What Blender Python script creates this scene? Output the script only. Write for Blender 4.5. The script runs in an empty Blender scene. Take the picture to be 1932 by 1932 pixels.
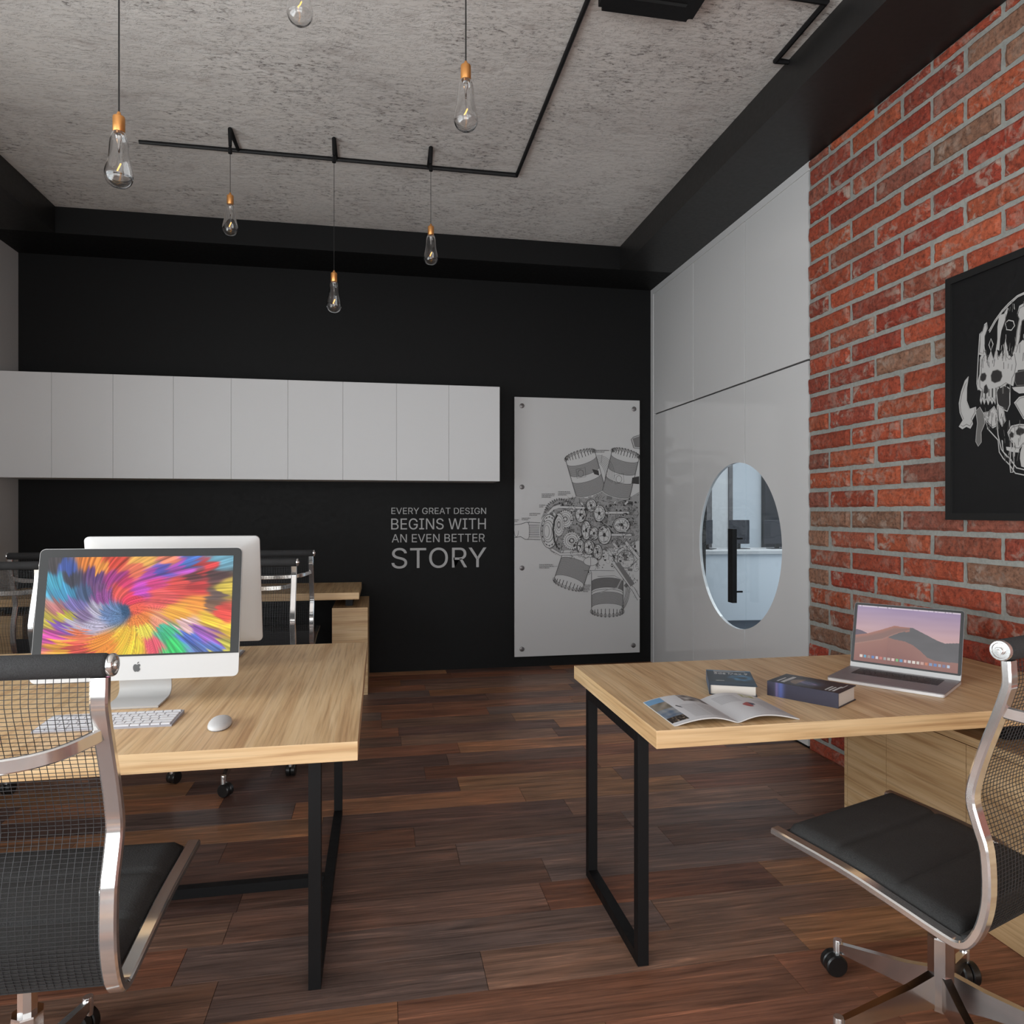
import bpy, bmesh, math, random
from mathutils import Vector, Matrix, noise
from math import pi, sin, cos, radians
R = random.Random(7)
SC = bpy.context.scene
COL = SC.collection

# ------------------------------------------------------------------ camera
YAW = math.atan(249 / 1342.0)
cam_d = bpy.data.cameras.new('camera')
cam_d.sensor_width = 36.0
cam_d.sensor_fit = 'HORIZONTAL'
cam_d.lens = 36.0 * 1342.0 / 1932.0
cam_d.clip_start = 0.05
cam = bpy.data.objects.new('camera', cam_d)
COL.objects.link(cam)
cam.location = (0, 0, 1.43)
cam.rotation_euler = (pi / 2, 0, -YAW)
SC.camera = cam

# ------------------------------------------------------------------ world, lights, exposure
W = bpy.data.worlds.new('sky')
SC.world = W
W.use_nodes = True
bg = W.node_tree.nodes['Background']
bg.inputs[0].default_value = (0.86, 0.93, 1.0, 1)
bg.inputs[1].default_value = 1.0

def area(name, loc, rot, sx, sy, power, color=(1, 1, 1)):
    l = bpy.data.lights.new(name, 'AREA')
    l.shape = 'RECTANGLE'; l.size = sx; l.size_y = sy
    l.energy = power; l.color = color
    o = bpy.data.objects.new(name, l)
    COL.objects.link(o)
    o.location = loc; o.rotation_euler = rot
    return o
# daylight entering by the left windows and by the rear windows (both behind the camera's view)
area('daylight_left_window', (-2.97, 0.6, 1.75), (0, radians(-84), 0), 2.6, 4.6, 150, (0.95, 0.98, 1.0))
area('daylight_rear_window', (-0.15, -2.97, 1.78), (radians(90), 0, 0), 5.0, 3.3, 74, (1.0, 0.99, 0.975))
# unseen fill lights added inside the windows, tilted up to brighten the ceiling
area('ceiling_fill_left', (-2.88, 0.6, 1.2), (0, radians(-138), 0), 1.4, 4.4, 72, (1.0, 0.985, 0.97))
area('ceiling_fill_rear', (-0.15, -2.88, 1.2), (radians(132), 0, 0), 4.8, 1.6, 128, (1.0, 0.985, 0.97))
area('neighbour_room_light', (4.6, 5.4, 3.3), (0, 0, 0), 2.4, 2.4, 110, (0.93, 0.97, 1.0))
SC.view_settings.view_transform = 'Standard'
SC.view_settings.look = 'None'
SC.view_settings.exposure = 0.0
SC.view_settings.gamma = 1.0
SC.view_settings.use_curve_mapping = False
SC.cycles.max_bounces = 10
SC.cycles.transparent_max_bounces = 24
SC.cycles.transmission_bounces = 10
SC.cycles.caustics_reflective = False
SC.cycles.caustics_refractive = False
SC.cycles.sample_clamp_indirect = 6.0

# ------------------------------------------------------------------ materials
def lin(c):
    c = c / 255.0
    return c / 12.92 if c <= 0.04045 else ((c + 0.055) / 1.055) ** 2.4
def rgb(r, g, b):
    return (lin(r), lin(g), lin(b), 1.0)

class NT:
    def __init__(s, name):
        s.m = bpy.data.materials.new(name); s.m.use_nodes = True
        s.t = s.m.node_tree; s.b = s.t.nodes['Principled BSDF']
    def n(s, typ, **kw):
        x = s.t.nodes.new(typ)
        for k, v in kw.items(): setattr(x, k, v)
        return x
    def l(s, a, b): s.t.links.new(a, b)
    def coord(s, scale=(1, 1, 1), kind='Object', rot=(0, 0, 0)):
        c = s.n('ShaderNodeTexCoord'); m = s.n('ShaderNodeMapping')
        m.inputs['Scale'].default_value = scale; m.inputs['Rotation'].default_value = rot
        s.l(c.outputs[kind], m.inputs[0]); return m.outputs[0]
    def noise(s, vec, scale, detail=4, rough=0.55, dist=0.0):
        x = s.n('ShaderNodeTexNoise'); x.inputs['Scale'].default_value = scale
        x.inputs['Detail'].default_value = detail; x.inputs['Roughness'].default_value = rough
        x.inputs['Distortion'].default_value = dist
        s.l(vec, x.inputs['Vector']); return x.outputs['Fac']
    def ramp(s, fac, stops, interp='LINEAR'):
        x = s.n('ShaderNodeValToRGB'); x.color_ramp.interpolation = interp
        e = x.color_ramp.elements
        while len(e) < len(stops): e.new(0.5)
        for el, (p, c) in zip(e, stops):
            el.position = p; el.color = c if len(c) == 4 else (*c, 1)
        s.l(fac, x.inputs[0]); return x.outputs[0]
    def mix(s, fac, a, b, mode='MIX'):
        x = s.n('ShaderNodeMix', data_type='RGBA', blend_type=mode)
        for i, v in ((0, fac), (6, a), (7, b)):
            if hasattr(v, 'is_output') or isinstance(v, bpy.types.NodeSocket): s.l(v, x.inputs[i])
            else: x.inputs[i].default_value = v
        return x.outputs[2]
    def bump(s, h, strength, dist=0.01):
        x = s.n('ShaderNodeBump'); x.inputs['Strength'].default_value = strength
        x.inputs['Distance'].default_value = dist
        s.l(h, x.inputs['Height']); s.l(x.outputs[0], s.b.inputs['Normal']); return x
    def set(s, **kw):
        for k, v in kw.items():
            i = s.b.inputs[k.replace('_', ' ')]
            if isinstance(v, bpy.types.NodeSocket): s.l(v, i)
            else: i.default_value = v
        return s

def plain(name, col, rough=0.5, metal=0.0, **kw):
    t = NT(name); t.set(Base_Color=col, Roughness=rough, Metallic=metal, **kw)
    v = t.coord(); n = t.noise(v, 35, 3)
    t.set(Roughness=t.ramp(n, [(0.3, (rough * 0.92,) * 3), (0.7, (min(1, rough * 1.08),) * 3)]))
    return t.m

M = {}
M['black_paint'] = plain('black_paint', (0.0070, 0.0070, 0.0072, 1), 0.6, Specular_IOR_Level=0.15)
M['black_beam'] = plain('black_beam_paint', (0.014, 0.0135, 0.0132, 1), 0.42, Specular_IOR_Level=0.35)
M['black_metal'] = plain('black_powder_coated_metal', (0.005, 0.005, 0.0055, 1), 0.5, Specular_IOR_Level=0.22)
M['white_wall'] = plain('white_wall_paint', (0.5, 0.49, 0.48, 1), 0.8)
M['white_lacquer'] = plain('white_cabinet_lacquer', (0.60, 0.60, 0.605, 1), 0.42)
M['gloss_white'] = plain('gloss_white_lacquer', (0.67, 0.665, 0.665, 1), 0.10)
M['gap'] = plain('dark_gap', (0.012, 0.012, 0.012, 1), 0.7)
M['chrome'] = plain('polished_aluminium', (0.80, 0.79, 0.78, 1), 0.11, 0.90)
M['chrome_base'] = plain('polished_base_aluminium', (0.72, 0.70, 0.69, 1), 0.16, 1.0)
M['silver'] = plain('satin_aluminium', (0.72, 0.71, 0.72, 1), 0.35, 0.25)
M['silver_grey'] = plain('grey_aluminium', (0.27, 0.255, 0.265, 1), 0.4, 0.3)
M['copper'] = plain('brushed_copper', (0.80, 0.37, 0.12, 1), 0.36, 0.85)
M['rubber'] = plain('black_plastic', (0.010, 0.010, 0.010, 1), 0.32)
M['key_white'] = plain('white_plastic_keys', (0.68, 0.68, 0.70, 1), 0.4)
M['key_gap'] = plain('grey_key_gap', (0.36, 0.36, 0.40, 1), 0.5)
M['key_black'] = plain('black_plastic_keys', (0.012, 0.012, 0.013, 1), 0.45)
M['mouse_white'] = plain('white_gloss_plastic', (0.56, 0.555, 0.55, 1), 0.45)
M['bezel'] = plain('charcoal_bezel', (0.035, 0.035, 0.035, 1), 0.3, Specular_IOR_Level=0.2)
M['logo_dark'] = plain('dark_grey_logo', (0.06, 0.06, 0.06, 1), 0.4)
M['wire'] = plain('dark_mesh_wire', (0.022, 0.022, 0.024, 1), 0.55)
M['letters'] = plain('grey_vinyl_letters', (0.40, 0.40, 0.40, 1), 0.6)
M['ink'] = plain('black_print_ink', (0.035, 0.033, 0.033, 1), 0.7)
M['ink_mid'] = plain('grey_print_ink', (0.17, 0.165, 0.165, 1), 0.7)
M['ink_light'] = plain('light_grey_print_ink', (0.30, 0.295, 0.295, 1), 0.7)
M['panel'] = plain('white_acrylic_panel', (0.52, 0.515, 0.515, 1), 0.35)
M['stud'] = plain('steel_stud', (0.16, 0.15, 0.15, 1), 0.35, 0.6)
M['poster_black'] = plain('black_poster_paper', (0.0035, 0.0035, 0.004, 1), 0.45)
M['poster_frame'] = plain('black_frame_wood', (0.010, 0.010, 0.010, 1), 0.4)
M['poster_light'] = plain('pale_poster_ink', (0.42, 0.41, 0.40, 1), 0.6)
M['poster_mid'] = plain('grey_poster_ink', (0.13, 0.125, 0.12, 1), 0.6)
M['poster_dark'] = plain('dark_poster_ink', (0.02, 0.018, 0.018, 1), 0.6)
M['paper'] = plain('cream_paper', (0.62, 0.58, 0.53, 1), 0.8)
M['neighbour_white'] = plain('white_neighbour_paint', (0.72, 0.76, 0.80, 1), 0.6)
M['neighbour_dark'] = plain('dark_blue_grey_panel', (0.022, 0.023, 0.03, 1), 0.4)
M['neighbour_floor'] = plain('grey_blue_floor', (0.16, 0.19, 0.23, 1), 0.5)

def emit(name, col, s):
    t = NT(name); t.set(Base_Color=(0, 0, 0, 1), Emission_Color=col, Emission_Strength=s); return t.m
M['filament'] = emit('glowing_filament', (1.0, 0.45, 0.10, 1), 3.0)

def glass(name, tint, rough=0.0, ior=1.45):
    t = NT(name); t.set(Base_Color=tint, Roughness=rough, IOR=ior, Transmission_Weight=1.0); return t.m
M['bulb_glass'] = glass('clear_bulb_glass', (0.97, 0.97, 0.97, 1))
def thin_glass():
    t = NT('window_glass'); nt = t.t
    tr = t.n('ShaderNodeBsdfTransparent'); gl = t.n('ShaderNodeBsdfGlossy'); gl.inputs['Roughness'].default_value = 0.02
    tr.inputs[0].default_value = (0.93, 0.96, 0.97, 1)
    fr = t.n('ShaderNodeLayerWeight'); pw = t.n('ShaderNodeMath', operation='POWER'); pw.inputs[1].default_value = 5.0
    t.l(fr.outputs['Facing'], pw.inputs[0]); ma = t.n('ShaderNodeMath', operation='MULTIPLY_ADD'); ma.inputs[1].default_value = 0.6; ma.inputs[2].default_value = 0.035
    t.l(pw.outputs[0], ma.inputs[0])
    mx = t.n('ShaderNodeMixShader'); t.l(ma.outputs[0], mx.inputs[0]); t.l(tr.outputs[0], mx.inputs[1]); t.l(gl.outputs[0], mx.inputs[2])
    t.l(mx.outputs[0], nt.nodes['Material Output'].inputs[0]); return t.m
M['pane'] = thin_glass()

def wood(name, axis, dark=1.0, seed=0.0):
    t = NT(name)
    lo, hi = 1.1, 26.0
    sc = [hi, hi, hi]; sc[axis] = lo
    v = t.coord(tuple(sc))
    sc2 = [7.0, 7.0, 7.0]; sc2[axis] = 0.7
    v2 = t.coord(tuple(sc2))
    sc3 = [105.0] * 3; sc3[axis] = 2.6
    v3 = t.coord(tuple(sc3))
    n1 = t.noise(v, 1.0, 6, 0.6, 0.6); n2 = t.noise(v2, 1.0, 4, 0.6, 1.4); n3 = t.noise(v3, 1.0, 2)
    k = dark
    c1 = t.ramp(n1, [(0.30, rgb(194 * k, 153 * k, 108 * k)), (0.45, rgb(217 * k, 181 * k, 134 * k)), (0.62, rgb(229 * k, 197 * k, 153 * k)), (0.8, rgb(236 * k, 207 * k, 166 * k))])
    c2 = t.ramp(n2, [(0.35, (0.90, 0.86, 0.83)), (0.55, (1, 1, 1)), (0.75, (0.96, 0.94, 0.92))])
    c3 = t.ramp(n3, [(0.34, (0.74, 0.69, 0.64)), (0.50, (1, 1, 1)), (0.70, (1.05, 1.05, 1.04))])
    c = t.mix(1.0, c1, c2, 'MULTIPLY'); c = t.mix(0.8, c, c3, 'MULTIPLY')
    t.set(Base_Color=c, Roughness=0.42)
    t.bump(n3, 0.12, 0.002)
    return t.m
M['wood_x'] = wood('oak_veneer_grain_across', 0)
M['wood_y'] = wood('oak_veneer_grain_deep', 1)
M['wood_px'] = wood('oak_cabinet_grain_across', 0, 0.92)
M['wood_py'] = wood('oak_cabinet_grain_deep', 1, 0.93)

def concrete():
    t = NT('raw_concrete')
    v = t.coord((1, 1, 1)); vs = t.coord((0.75, 1.6, 1.0))
    big = t.noise(v, 0.9, 6, 0.6, 0.4); mid = t.noise(vs, 5.0, 7, 0.65, 0.3); fine = t.noise(vs, 38, 5, 0.7)
    c = t.ramp(big, [(0.3, (0.47, 0.45, 0.435)), (0.5, (0.55, 0.53, 0.51)), (0.7, (0.61, 0.59, 0.57))])
    c2 = t.ramp(mid, [(0.30, (0.80, 0.77, 0.76)), (0.45, (1, 1, 1)), (0.7, (1.0, 0.99, 0.98))])
    c3 = t.ramp(fine, [(0.36, (0.36, 0.34, 0.34)), (0.44, (0.92, 0.92, 0.92)), (0.6, (1.02, 1.02, 1.02))])
    mask = t.ramp(t.noise(v, 2.2, 4, 0.6), [(0.42, (0.15,) * 3), (0.56, (1, 1, 1))])
    c = t.mix(1.0, c, c2, 'MULTIPLY')
    c = t.mix(mask, c, t.mix(1.0, c, c3, 'MULTIPLY'))
    t.set(Base_Color=c, Roughness=0.9)
    h = t.mix(0.5, t.ramp(fine, [(0.30, (0, 0, 0)), (0.5, (1, 1, 1))]), t.ramp(mid, [(0.3, (0, 0, 0)), (0.55, (1, 1, 1))]))
    t.bump(h, 0.55, 0.012)
    return t.m
M['concrete'] = concrete()

def floor_mat():
    t = NT('weathered_plank_floor')
    at = t.n('ShaderNodeAttribute'); at.attribute_name = 'tint'
    off = t.n('ShaderNodeAttribute'); off.attribute_name = 'shift'
    tc = t.n('ShaderNodeTexCoord'); ad = t.n('ShaderNodeVectorMath', operation='ADD')
    t.l(tc.outputs['Object'], ad.inputs[0]); t.l(off.outputs['Color'], ad.inputs[1])
    def mp(s):
        m = t.n('ShaderNodeMapping'); m.inputs['Scale'].default_value = s; t.l(ad.outputs[0], m.inputs[0]); return m.outputs[0]
    n1 = t.noise(mp((1.6, 22, 1)), 1.0, 7, 0.62, 1.2)
    n2 = t.noise(mp((3.0, 110, 1)), 1.0, 4, 0.6, 0.5)
    n3 = t.noise(mp((2.2, 6, 1)), 1.0, 5, 0.6, 1.0)
    g = t.ramp(n1, [(0.28, (0.42, 0.38, 0.36)), (0.45, (0.82, 0.80, 0.78)), (0.58, (1.05, 1.02, 1.0)), (0.74, (2.1, 1.95, 1.78))])
    g2 = t.ramp(n2, [(0.33, (0.60, 0.58, 0.56)), (0.5, (1, 1, 1)), (0.7, (1.25, 1.22, 1.2))])
    g3 = t.ramp(n3, [(0.3, (0.72, 0.74, 0.78)), (0.5, (1, 1, 1)), (0.68, (1.25, 1.12, 1.02))])
    c = t.mix(1.0, at.outputs['Color'], g, 'MULTIPLY'); c = t.mix(0.85, c, g2, 'MULTIPLY'); c = t.mix(0.8, c, g3, 'MULTIPLY')
    t.set(Base_Color=c, Roughness=t.ramp(n2, [(0.3, (0.52,) * 3), (0.7, (0.36,) * 3)]))
    t.b.inputs['Specular IOR Level'].default_value = 0.4
    t.bump(t.mix(0.45, n2, n1), 0.35, 0.006)
    return t.m
M['floor'] = floor_mat()
M['floor_gap'] = plain('dark_floor_joint', (0.012, 0.009, 0.007, 1), 0.8)

def brick_mat():
    t = NT('old_red_brick')
    at = t.n('ShaderNodeAttribute'); at.attribute_name = 'tint'
    v = t.coord((1, 1, 1)); n1 = t.noise(v, 55, 6, 0.7); n2 = t.noise(v, 16, 5, 0.65, 0.5); n3 = t.noise(v, 150, 3, 0.6)
    c = t.mix(1.0, at.outputs['Color'], t.ramp(n1, [(0.34, (0.45, 0.42, 0.4)), (0.48, (0.95, 0.92, 0.9)), (0.66, (1.35, 1.28, 1.22))]), 'MULTIPLY')
    pale = t.ramp(n2, [(0.50, (0, 0, 0)), (0.62, (0.85, 0.85, 0.85))])
    pk = t.n('ShaderNodeMath', operation='MULTIPLY'); t.l(pale, pk.inputs[0]); t.l(at.outputs['Alpha'], pk.inputs[1])
    c = t.mix(pk.outputs[0], c, (0.36, 0.29, 0.24, 1))
    sp = t.ramp(n3, [(0.70, (0, 0, 0)), (0.74, (1, 1, 1))])
    c = t.mix(sp, c, (0.45, 0.36, 0.30, 1))
    t.set(Base_Color=c, Roughness=0.88)
    t.bump(t.mix(0.5, n1, n2), 0.7, 0.012)
    return t.m
M['brick'] = brick_mat()
def mortar():
    t = NT('grey_mortar'); v = t.coord(); n = t.noise(v, 60, 6, 0.7); n2 = t.noise(v, 6, 4)
    t.set(Base_Color=t.mix(0.5, t.ramp(n, [(0.3, rgb(120, 122, 118)), (0.6, rgb(158, 160, 154))]), t.ramp(n2, [(0.3, rgb(128, 130, 126)), (0.7, rgb(160, 160, 154))])), Roughness=0.95)
    t.bump(n, 0.5, 0.006); return t.m
M['mortar'] = mortar()
def fabric(name, c, sc=260, st=0.6):
    t = NT(name); v = t.coord(); n = t.noise(v, sc, 3, 0.7); n2 = t.noise(v, 14, 4)
    b = tuple(x * 0.6 for x in c); d = tuple(x * 1.5 for x in c)
    t.set(Base_Color=t.mix(0.3, t.ramp(n, [(0.35, b), (0.65, d)]), t.ramp(n2, [(0.3, b), (0.7, d)])), Roughness=0.78)
    t.bump(n, st, 0.003); return t.m
M['seat_fabric'] = fabric('charcoal_seat_fabric', (0.020, 0.0195, 0.019))
M['roll_fabric'] = fabric('charcoal_ribbed_vinyl', (0.030, 0.030, 0.031), 420, 0.8)
def attr_mat(name, rough, em=0.0, spec=0.5):
    t = NT(name); a = t.n('ShaderNodeAttribute'); a.attribute_name = 'Col'
    if em > 0:
        t.set(Base_Color=(0.01, 0.01, 0.01, 1), Emission_Color=a.outputs['Color'], Emission_Strength=em, Roughness=rough)
    else:
        t.set(Base_Color=a.outputs['Color'], Roughness=rough)
    t.b.inputs['Specular IOR Level'].default_value = spec
    return t.m
M['screen'] = attr_mat('lit_screen', 0.15, 0.95, 0.2)
M['print'] = attr_mat('printed_paper', 0.45)
M['cover'] = attr_mat('printed_cover', 0.3)

# ------------------------------------------------------------------ mesh helpers
class MB:
    def __init__(s): s.v = []; s.f = []; s.mi = []; s.cols = None
    def add(s, vs, fs, mi=0):
        o = len(s.v); s.v += [tuple(p) for p in vs]
        for f in fs: s.f.append(tuple(i + o for i in f)); s.mi.append(mi)
        return o
    def box(s, x0, x1, y0, y1, z0, z1, mi=0, mats=None, bev=0.0):
        """mats = (xface, yface, zface) material indices"""
        if bev > 0: return s.bbox(x0, x1, y0, y1, z0, z1, mi, mats, bev)
        vs = [(x, y, z) for x in (x0, x1) for y in (y0, y1) for z in (z0, z1)]
        fs = [(0, 1, 3, 2), (4, 6, 7, 5), (0, 4, 5, 1), (2, 3, 7, 6), (0, 2, 6, 4), (1, 5, 7, 3)]
        m = mats or (mi, mi, mi)
        for f, k in zip(fs, (0, 0, 1, 1, 2, 2)): s.add([vs[i] for i in f], [(0, 1, 2, 3)], m[k])
    def bbox(s, x0, x1, y0, y1, z0, z1, mi, mats, b):
        m = mats or (mi, mi, mi)
        bm = bmesh.new(); bmesh.ops.create_cube(bm, size=1)
        for v in bm.verts:
            v.co = Vector(((x0 + x1) / 2 + v.co.x * (x1 - x0), (y0 + y1) / 2 + v.co.y * (y1 - y0), (z0 + z1) / 2 + v.co.z * (z1 - z0)))
        bmesh.ops.bevel(bm, geom=bm.edges[:], offset=b, segments=2, profile=0.6, affect='EDGES')
        bm.normal_update(); s.from_bm(bm, lambda f: m[max(range(3), key=lambda i: abs(f.normal[i]))]); bm.free()
    def from_bm(s, bm, mf=None, mat=None):
        bm.verts.index_update(); o = len(s.v)
        s.v += [tuple((mat @ v.co) if mat else v.co) for v in bm.verts]
        for f in bm.faces:
            s.f.append(tuple(v.index + o for v in f.verts)); s.mi.append(mf(f) if mf else 0)
    def lathe(s, prof, c=(0, 0, 0), n=24, mi=0, axis='z'):
        vs = []; fs = []
        for r, h in prof:
            for k in range(n):
                a = 2 * pi * k / n; p = (r * cos(a), r * sin(a), h)
                if axis == 'x': p = (p[2], p[0], p[1])
                if axis == 'y': p = (p[1], p[2], p[0])
                vs.append((p[0] + c[0], p[1] + c[1], p[2] + c[2]))
        for i in range(len(prof) - 1):
            for k in range(n):
                k2 = (k + 1) % n; fs.append((i * n + k, i * n + k2, (i + 1) * n + k2, (i + 1) * n + k))
        if prof[0][0] > 1e-6: fs.append(tuple(reversed(range(n))))
        if prof[-1][0] > 1e-6: fs.append(tuple((len(prof) - 1) * n + k for k in range(n)))
        s.add(vs, fs, mi)
    def tube(s, pts, r, n=8, mi=0, cap=True):
        pts = [Vector(p) for p in pts]; vs = []; fs = []
        prevn = None
        for i, p in enumerate(pts):
            if i == 0: t = pts[1] - pts[0]
            elif i == len(pts) - 1: t = pts[-1] - pts[-2]
            else: t = (pts[i + 1] - pts[i]).normalized() + (pts[i] - pts[i - 1]).normalized()
            t.normalize()
            if prevn is None:
                a = Vector((0, 0, 1)) if abs(t.z) < 0.9 else Vector((1, 0, 0)); nn = t.cross(a).normalized()
            else:
                nn = (prevn - t * prevn.dot(t)).normalized()
            prevn = nn; bb = t.cross(nn)
            k = 1.0
            if 0 < i < len(pts) - 1:
                d = (pts[i + 1] - pts[i]).normalized().dot(t); k = 1 / max(0.5, d)
            for j in range(n):
                a = 2 * pi * (j + 0.5) / n; vs.append(p + (nn * cos(a) + bb * sin(a)) * r * k)
        for i in range(len(pts) - 1):
            for j in range(n):
                j2 = (j + 1) % n; fs.append((i * n + j, i * n + j2, (i + 1) * n + j2, (i + 1) * n + j))
        if cap: fs.append(tuple(reversed(range(n)))); fs.append(tuple((len(pts) - 1) * n + j for j in range(n)))
        s.add(vs, fs, mi)
    def band(s, path, x0, w, th, ch=0.003, mi=0):
        """flat bar swept along a (y,z) path; w = width along x, th = thickness in the path plane"""
        sec = [(-w / 2 + ch, -th / 2), (w / 2 - ch, -th / 2), (w / 2, -th / 2 + ch), (w / 2, th / 2 - ch), (w / 2 - ch, th / 2), (-w / 2 + ch, th / 2), (-w / 2, th / 2 - ch), (-w / 2, -th / 2 + ch)]
        n = 8; vs = []; fs = []
        P = [Vector(p) for p in path]
        for i, p in enumerate(P):
            a = P[max(0, i - 1)]; b = P[min(len(P) - 1, i + 1)]; t = (b - a).normalized(); nn = Vector((-t.y, t.x))
            for dx, dn in sec: vs.append((x0 + dx, p.x + nn.x * dn, p.y + nn.y * dn))
        for i in range(len(P) - 1):
            for j in range(n):
                j2 = (j + 1) % n; fs.append((i * n + j, (i + 1) * n + j, (i + 1) * n + j2, i * n + j2))
        fs.append(tuple(range(n))); fs.append(tuple(reversed([(len(P) - 1) * n + j for j in range(n)])))
        s.add(vs, fs, mi)
    def poly(s, pts3, mi=0): s.add(pts3, [tuple(range(len(pts3)))], mi)
    def prism(s, pts, f, d0, d1, mi=0):
        """pts 2D polygon; f(x,y,d)->3D"""
        n = len(pts); a = [f(x, y, d0) for x, y in pts]; b = [f(x, y, d1) for x, y in pts]
        s.add(a + b, [tuple(range(n)), tuple(range(2 * n - 1, n - 1, -1))] + [(i, i + n, (i + 1) % n + n, (i + 1) % n) for i in range(n)], mi)

def catmull(P, k=4):
    out = []
    for i in range(len(P) - 1):
        p0 = P[max(0, i - 1)]; p1 = P[i]; p2 = P[i + 1]; p3 = P[min(len(P) - 1, i + 2)]
        for j in range(k):
            t = j / k
            out.append(tuple(0.5 * ((2 * b) + (-a + c) * t + (2 * a - 5 * b + 4 * c - d) * t * t + (-a + 3 * b - 3 * c + d) * t ** 3) for a, b, c, d in zip(p0, p1, p2, p3)))
    out.append(tuple(P[-1])); return out

def tag(o, label=None, cat=None, group=None, kind=None):
    if label: o['label'] = label
    if cat: o['category'] = cat
    if group: o['group'] = group
    if kind: o['kind'] = kind
    return o

def obj(name, mb, mats, parent=None, smooth=0.0, fix=True, cols=None):
    me = bpy.data.meshes.new(name)
    me.from_pydata(mb.v, [], mb.f)
    for m in (mats if isinstance(mats, (list, tuple)) else [mats]): me.materials.append(M[m])
    me.polygons.foreach_set('material_index', mb.mi)
    if cols is not None:
        for an, data in cols.items():
            at = me.color_attributes.new(an, 'FLOAT_COLOR', 'POINT')
            flat = [c for q in data for c in q]
            at.data.foreach_set('color', flat)
    if fix:
        bm = bmesh.new(); bm.from_mesh(me)
        bmesh.ops.recalc_face_normals(bm, faces=bm.faces); bm.to_mesh(me); bm.free()
    me.update()
    if smooth:
        me.shade_smooth(); me.set_sharp_from_angle(angle=radians(smooth))
    o = bpy.data.objects.new(name, me); COL.objects.link(o)
    if parent: o.parent = parent
    return o

def thing(name, label, cat, loc=(0, 0, 0), rz=0.0, group=None):
    o = bpy.data.objects.new(name, None); COL.objects.link(o)
    o.empty_display_size = 0.1
    o.location = loc; o.rotation_euler = (0, 0, rz)
    return tag(o, label, cat, group)

def dup(root, loc, rz, label):
    def cp(o, par):
        c = o.copy(); COL.objects.link(c)
        if par: c.parent = par
        for ch in [x for x in list(bpy.data.objects) if x.parent == o and x != c]: cp(ch, c)
        return c
    r = cp(root, None); r.location = loc; r.rotation_euler = (0, 0, rz); r['label'] = label
    return r

def struct(name, mb, mats, smooth=0.0, cols=None):
    return tag(obj(name, mb, mats, None, smooth, cols=cols), kind='structure')

def sans_font():
    try:
        import os
        return bpy.data.fonts.load(os.path.join(bpy.utils.system_resource('DATAFILES', path='fonts'), 'Inter.woff2'))
    except Exception:
        return None
FONT = sans_font()
def text_mb(txt, w, h, f, depth=0.001):
    """text mesh stretched into w x h, mapped with f(x,y,d)"""
    cu = bpy.data.curves.new('t', 'FONT'); cu.body = txt; cu.resolution_u = 4
    if FONT: cu.font = FONT
    to = bpy.data.objects.new('t', cu); COL.objects.link(to)
    dg = bpy.context.evaluated_depsgraph_get(); me = bpy.data.meshes.new_from_object(to.evaluated_get(dg))
    vs = [v.co.copy() for v in me.vertices]; fs = [tuple(p.vertices) for p in me.polygons]
    bpy.data.objects.remove(to); bpy.data.curves.remove(cu); bpy.data.meshes.remove(me)
    x0 = min(v.x for v in vs); x1 = max(v.x for v in vs); y0 = min(v.y for v in vs); y1 = max(v.y for v in vs)
    mb = MB(); n = len(vs)
    P = [((v.x - x0) / (x1 - x0) * w, (v.y - y0) / (y1 - y0) * h) for v in vs]
    edges = {}
    for q in fs:
        for a, b in zip(q, q[1:] + q[:1]): edges[(a, b)] = edges.get((a, b), 0) + 1
    side = [(a, b, b + n, a + n) for (a, b) in edges if (b, a) not in edges]
    mb.add([f(x, y, depth) for x, y in P] + [f(x, y, 0) for x, y in P], fs + side)
    return mb

# ================================================================== the room
XL, XR, YB, YR, ZC, ZB = -2.906, 2.55, 6.45, -3.0, 3.75, 3.549
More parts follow.
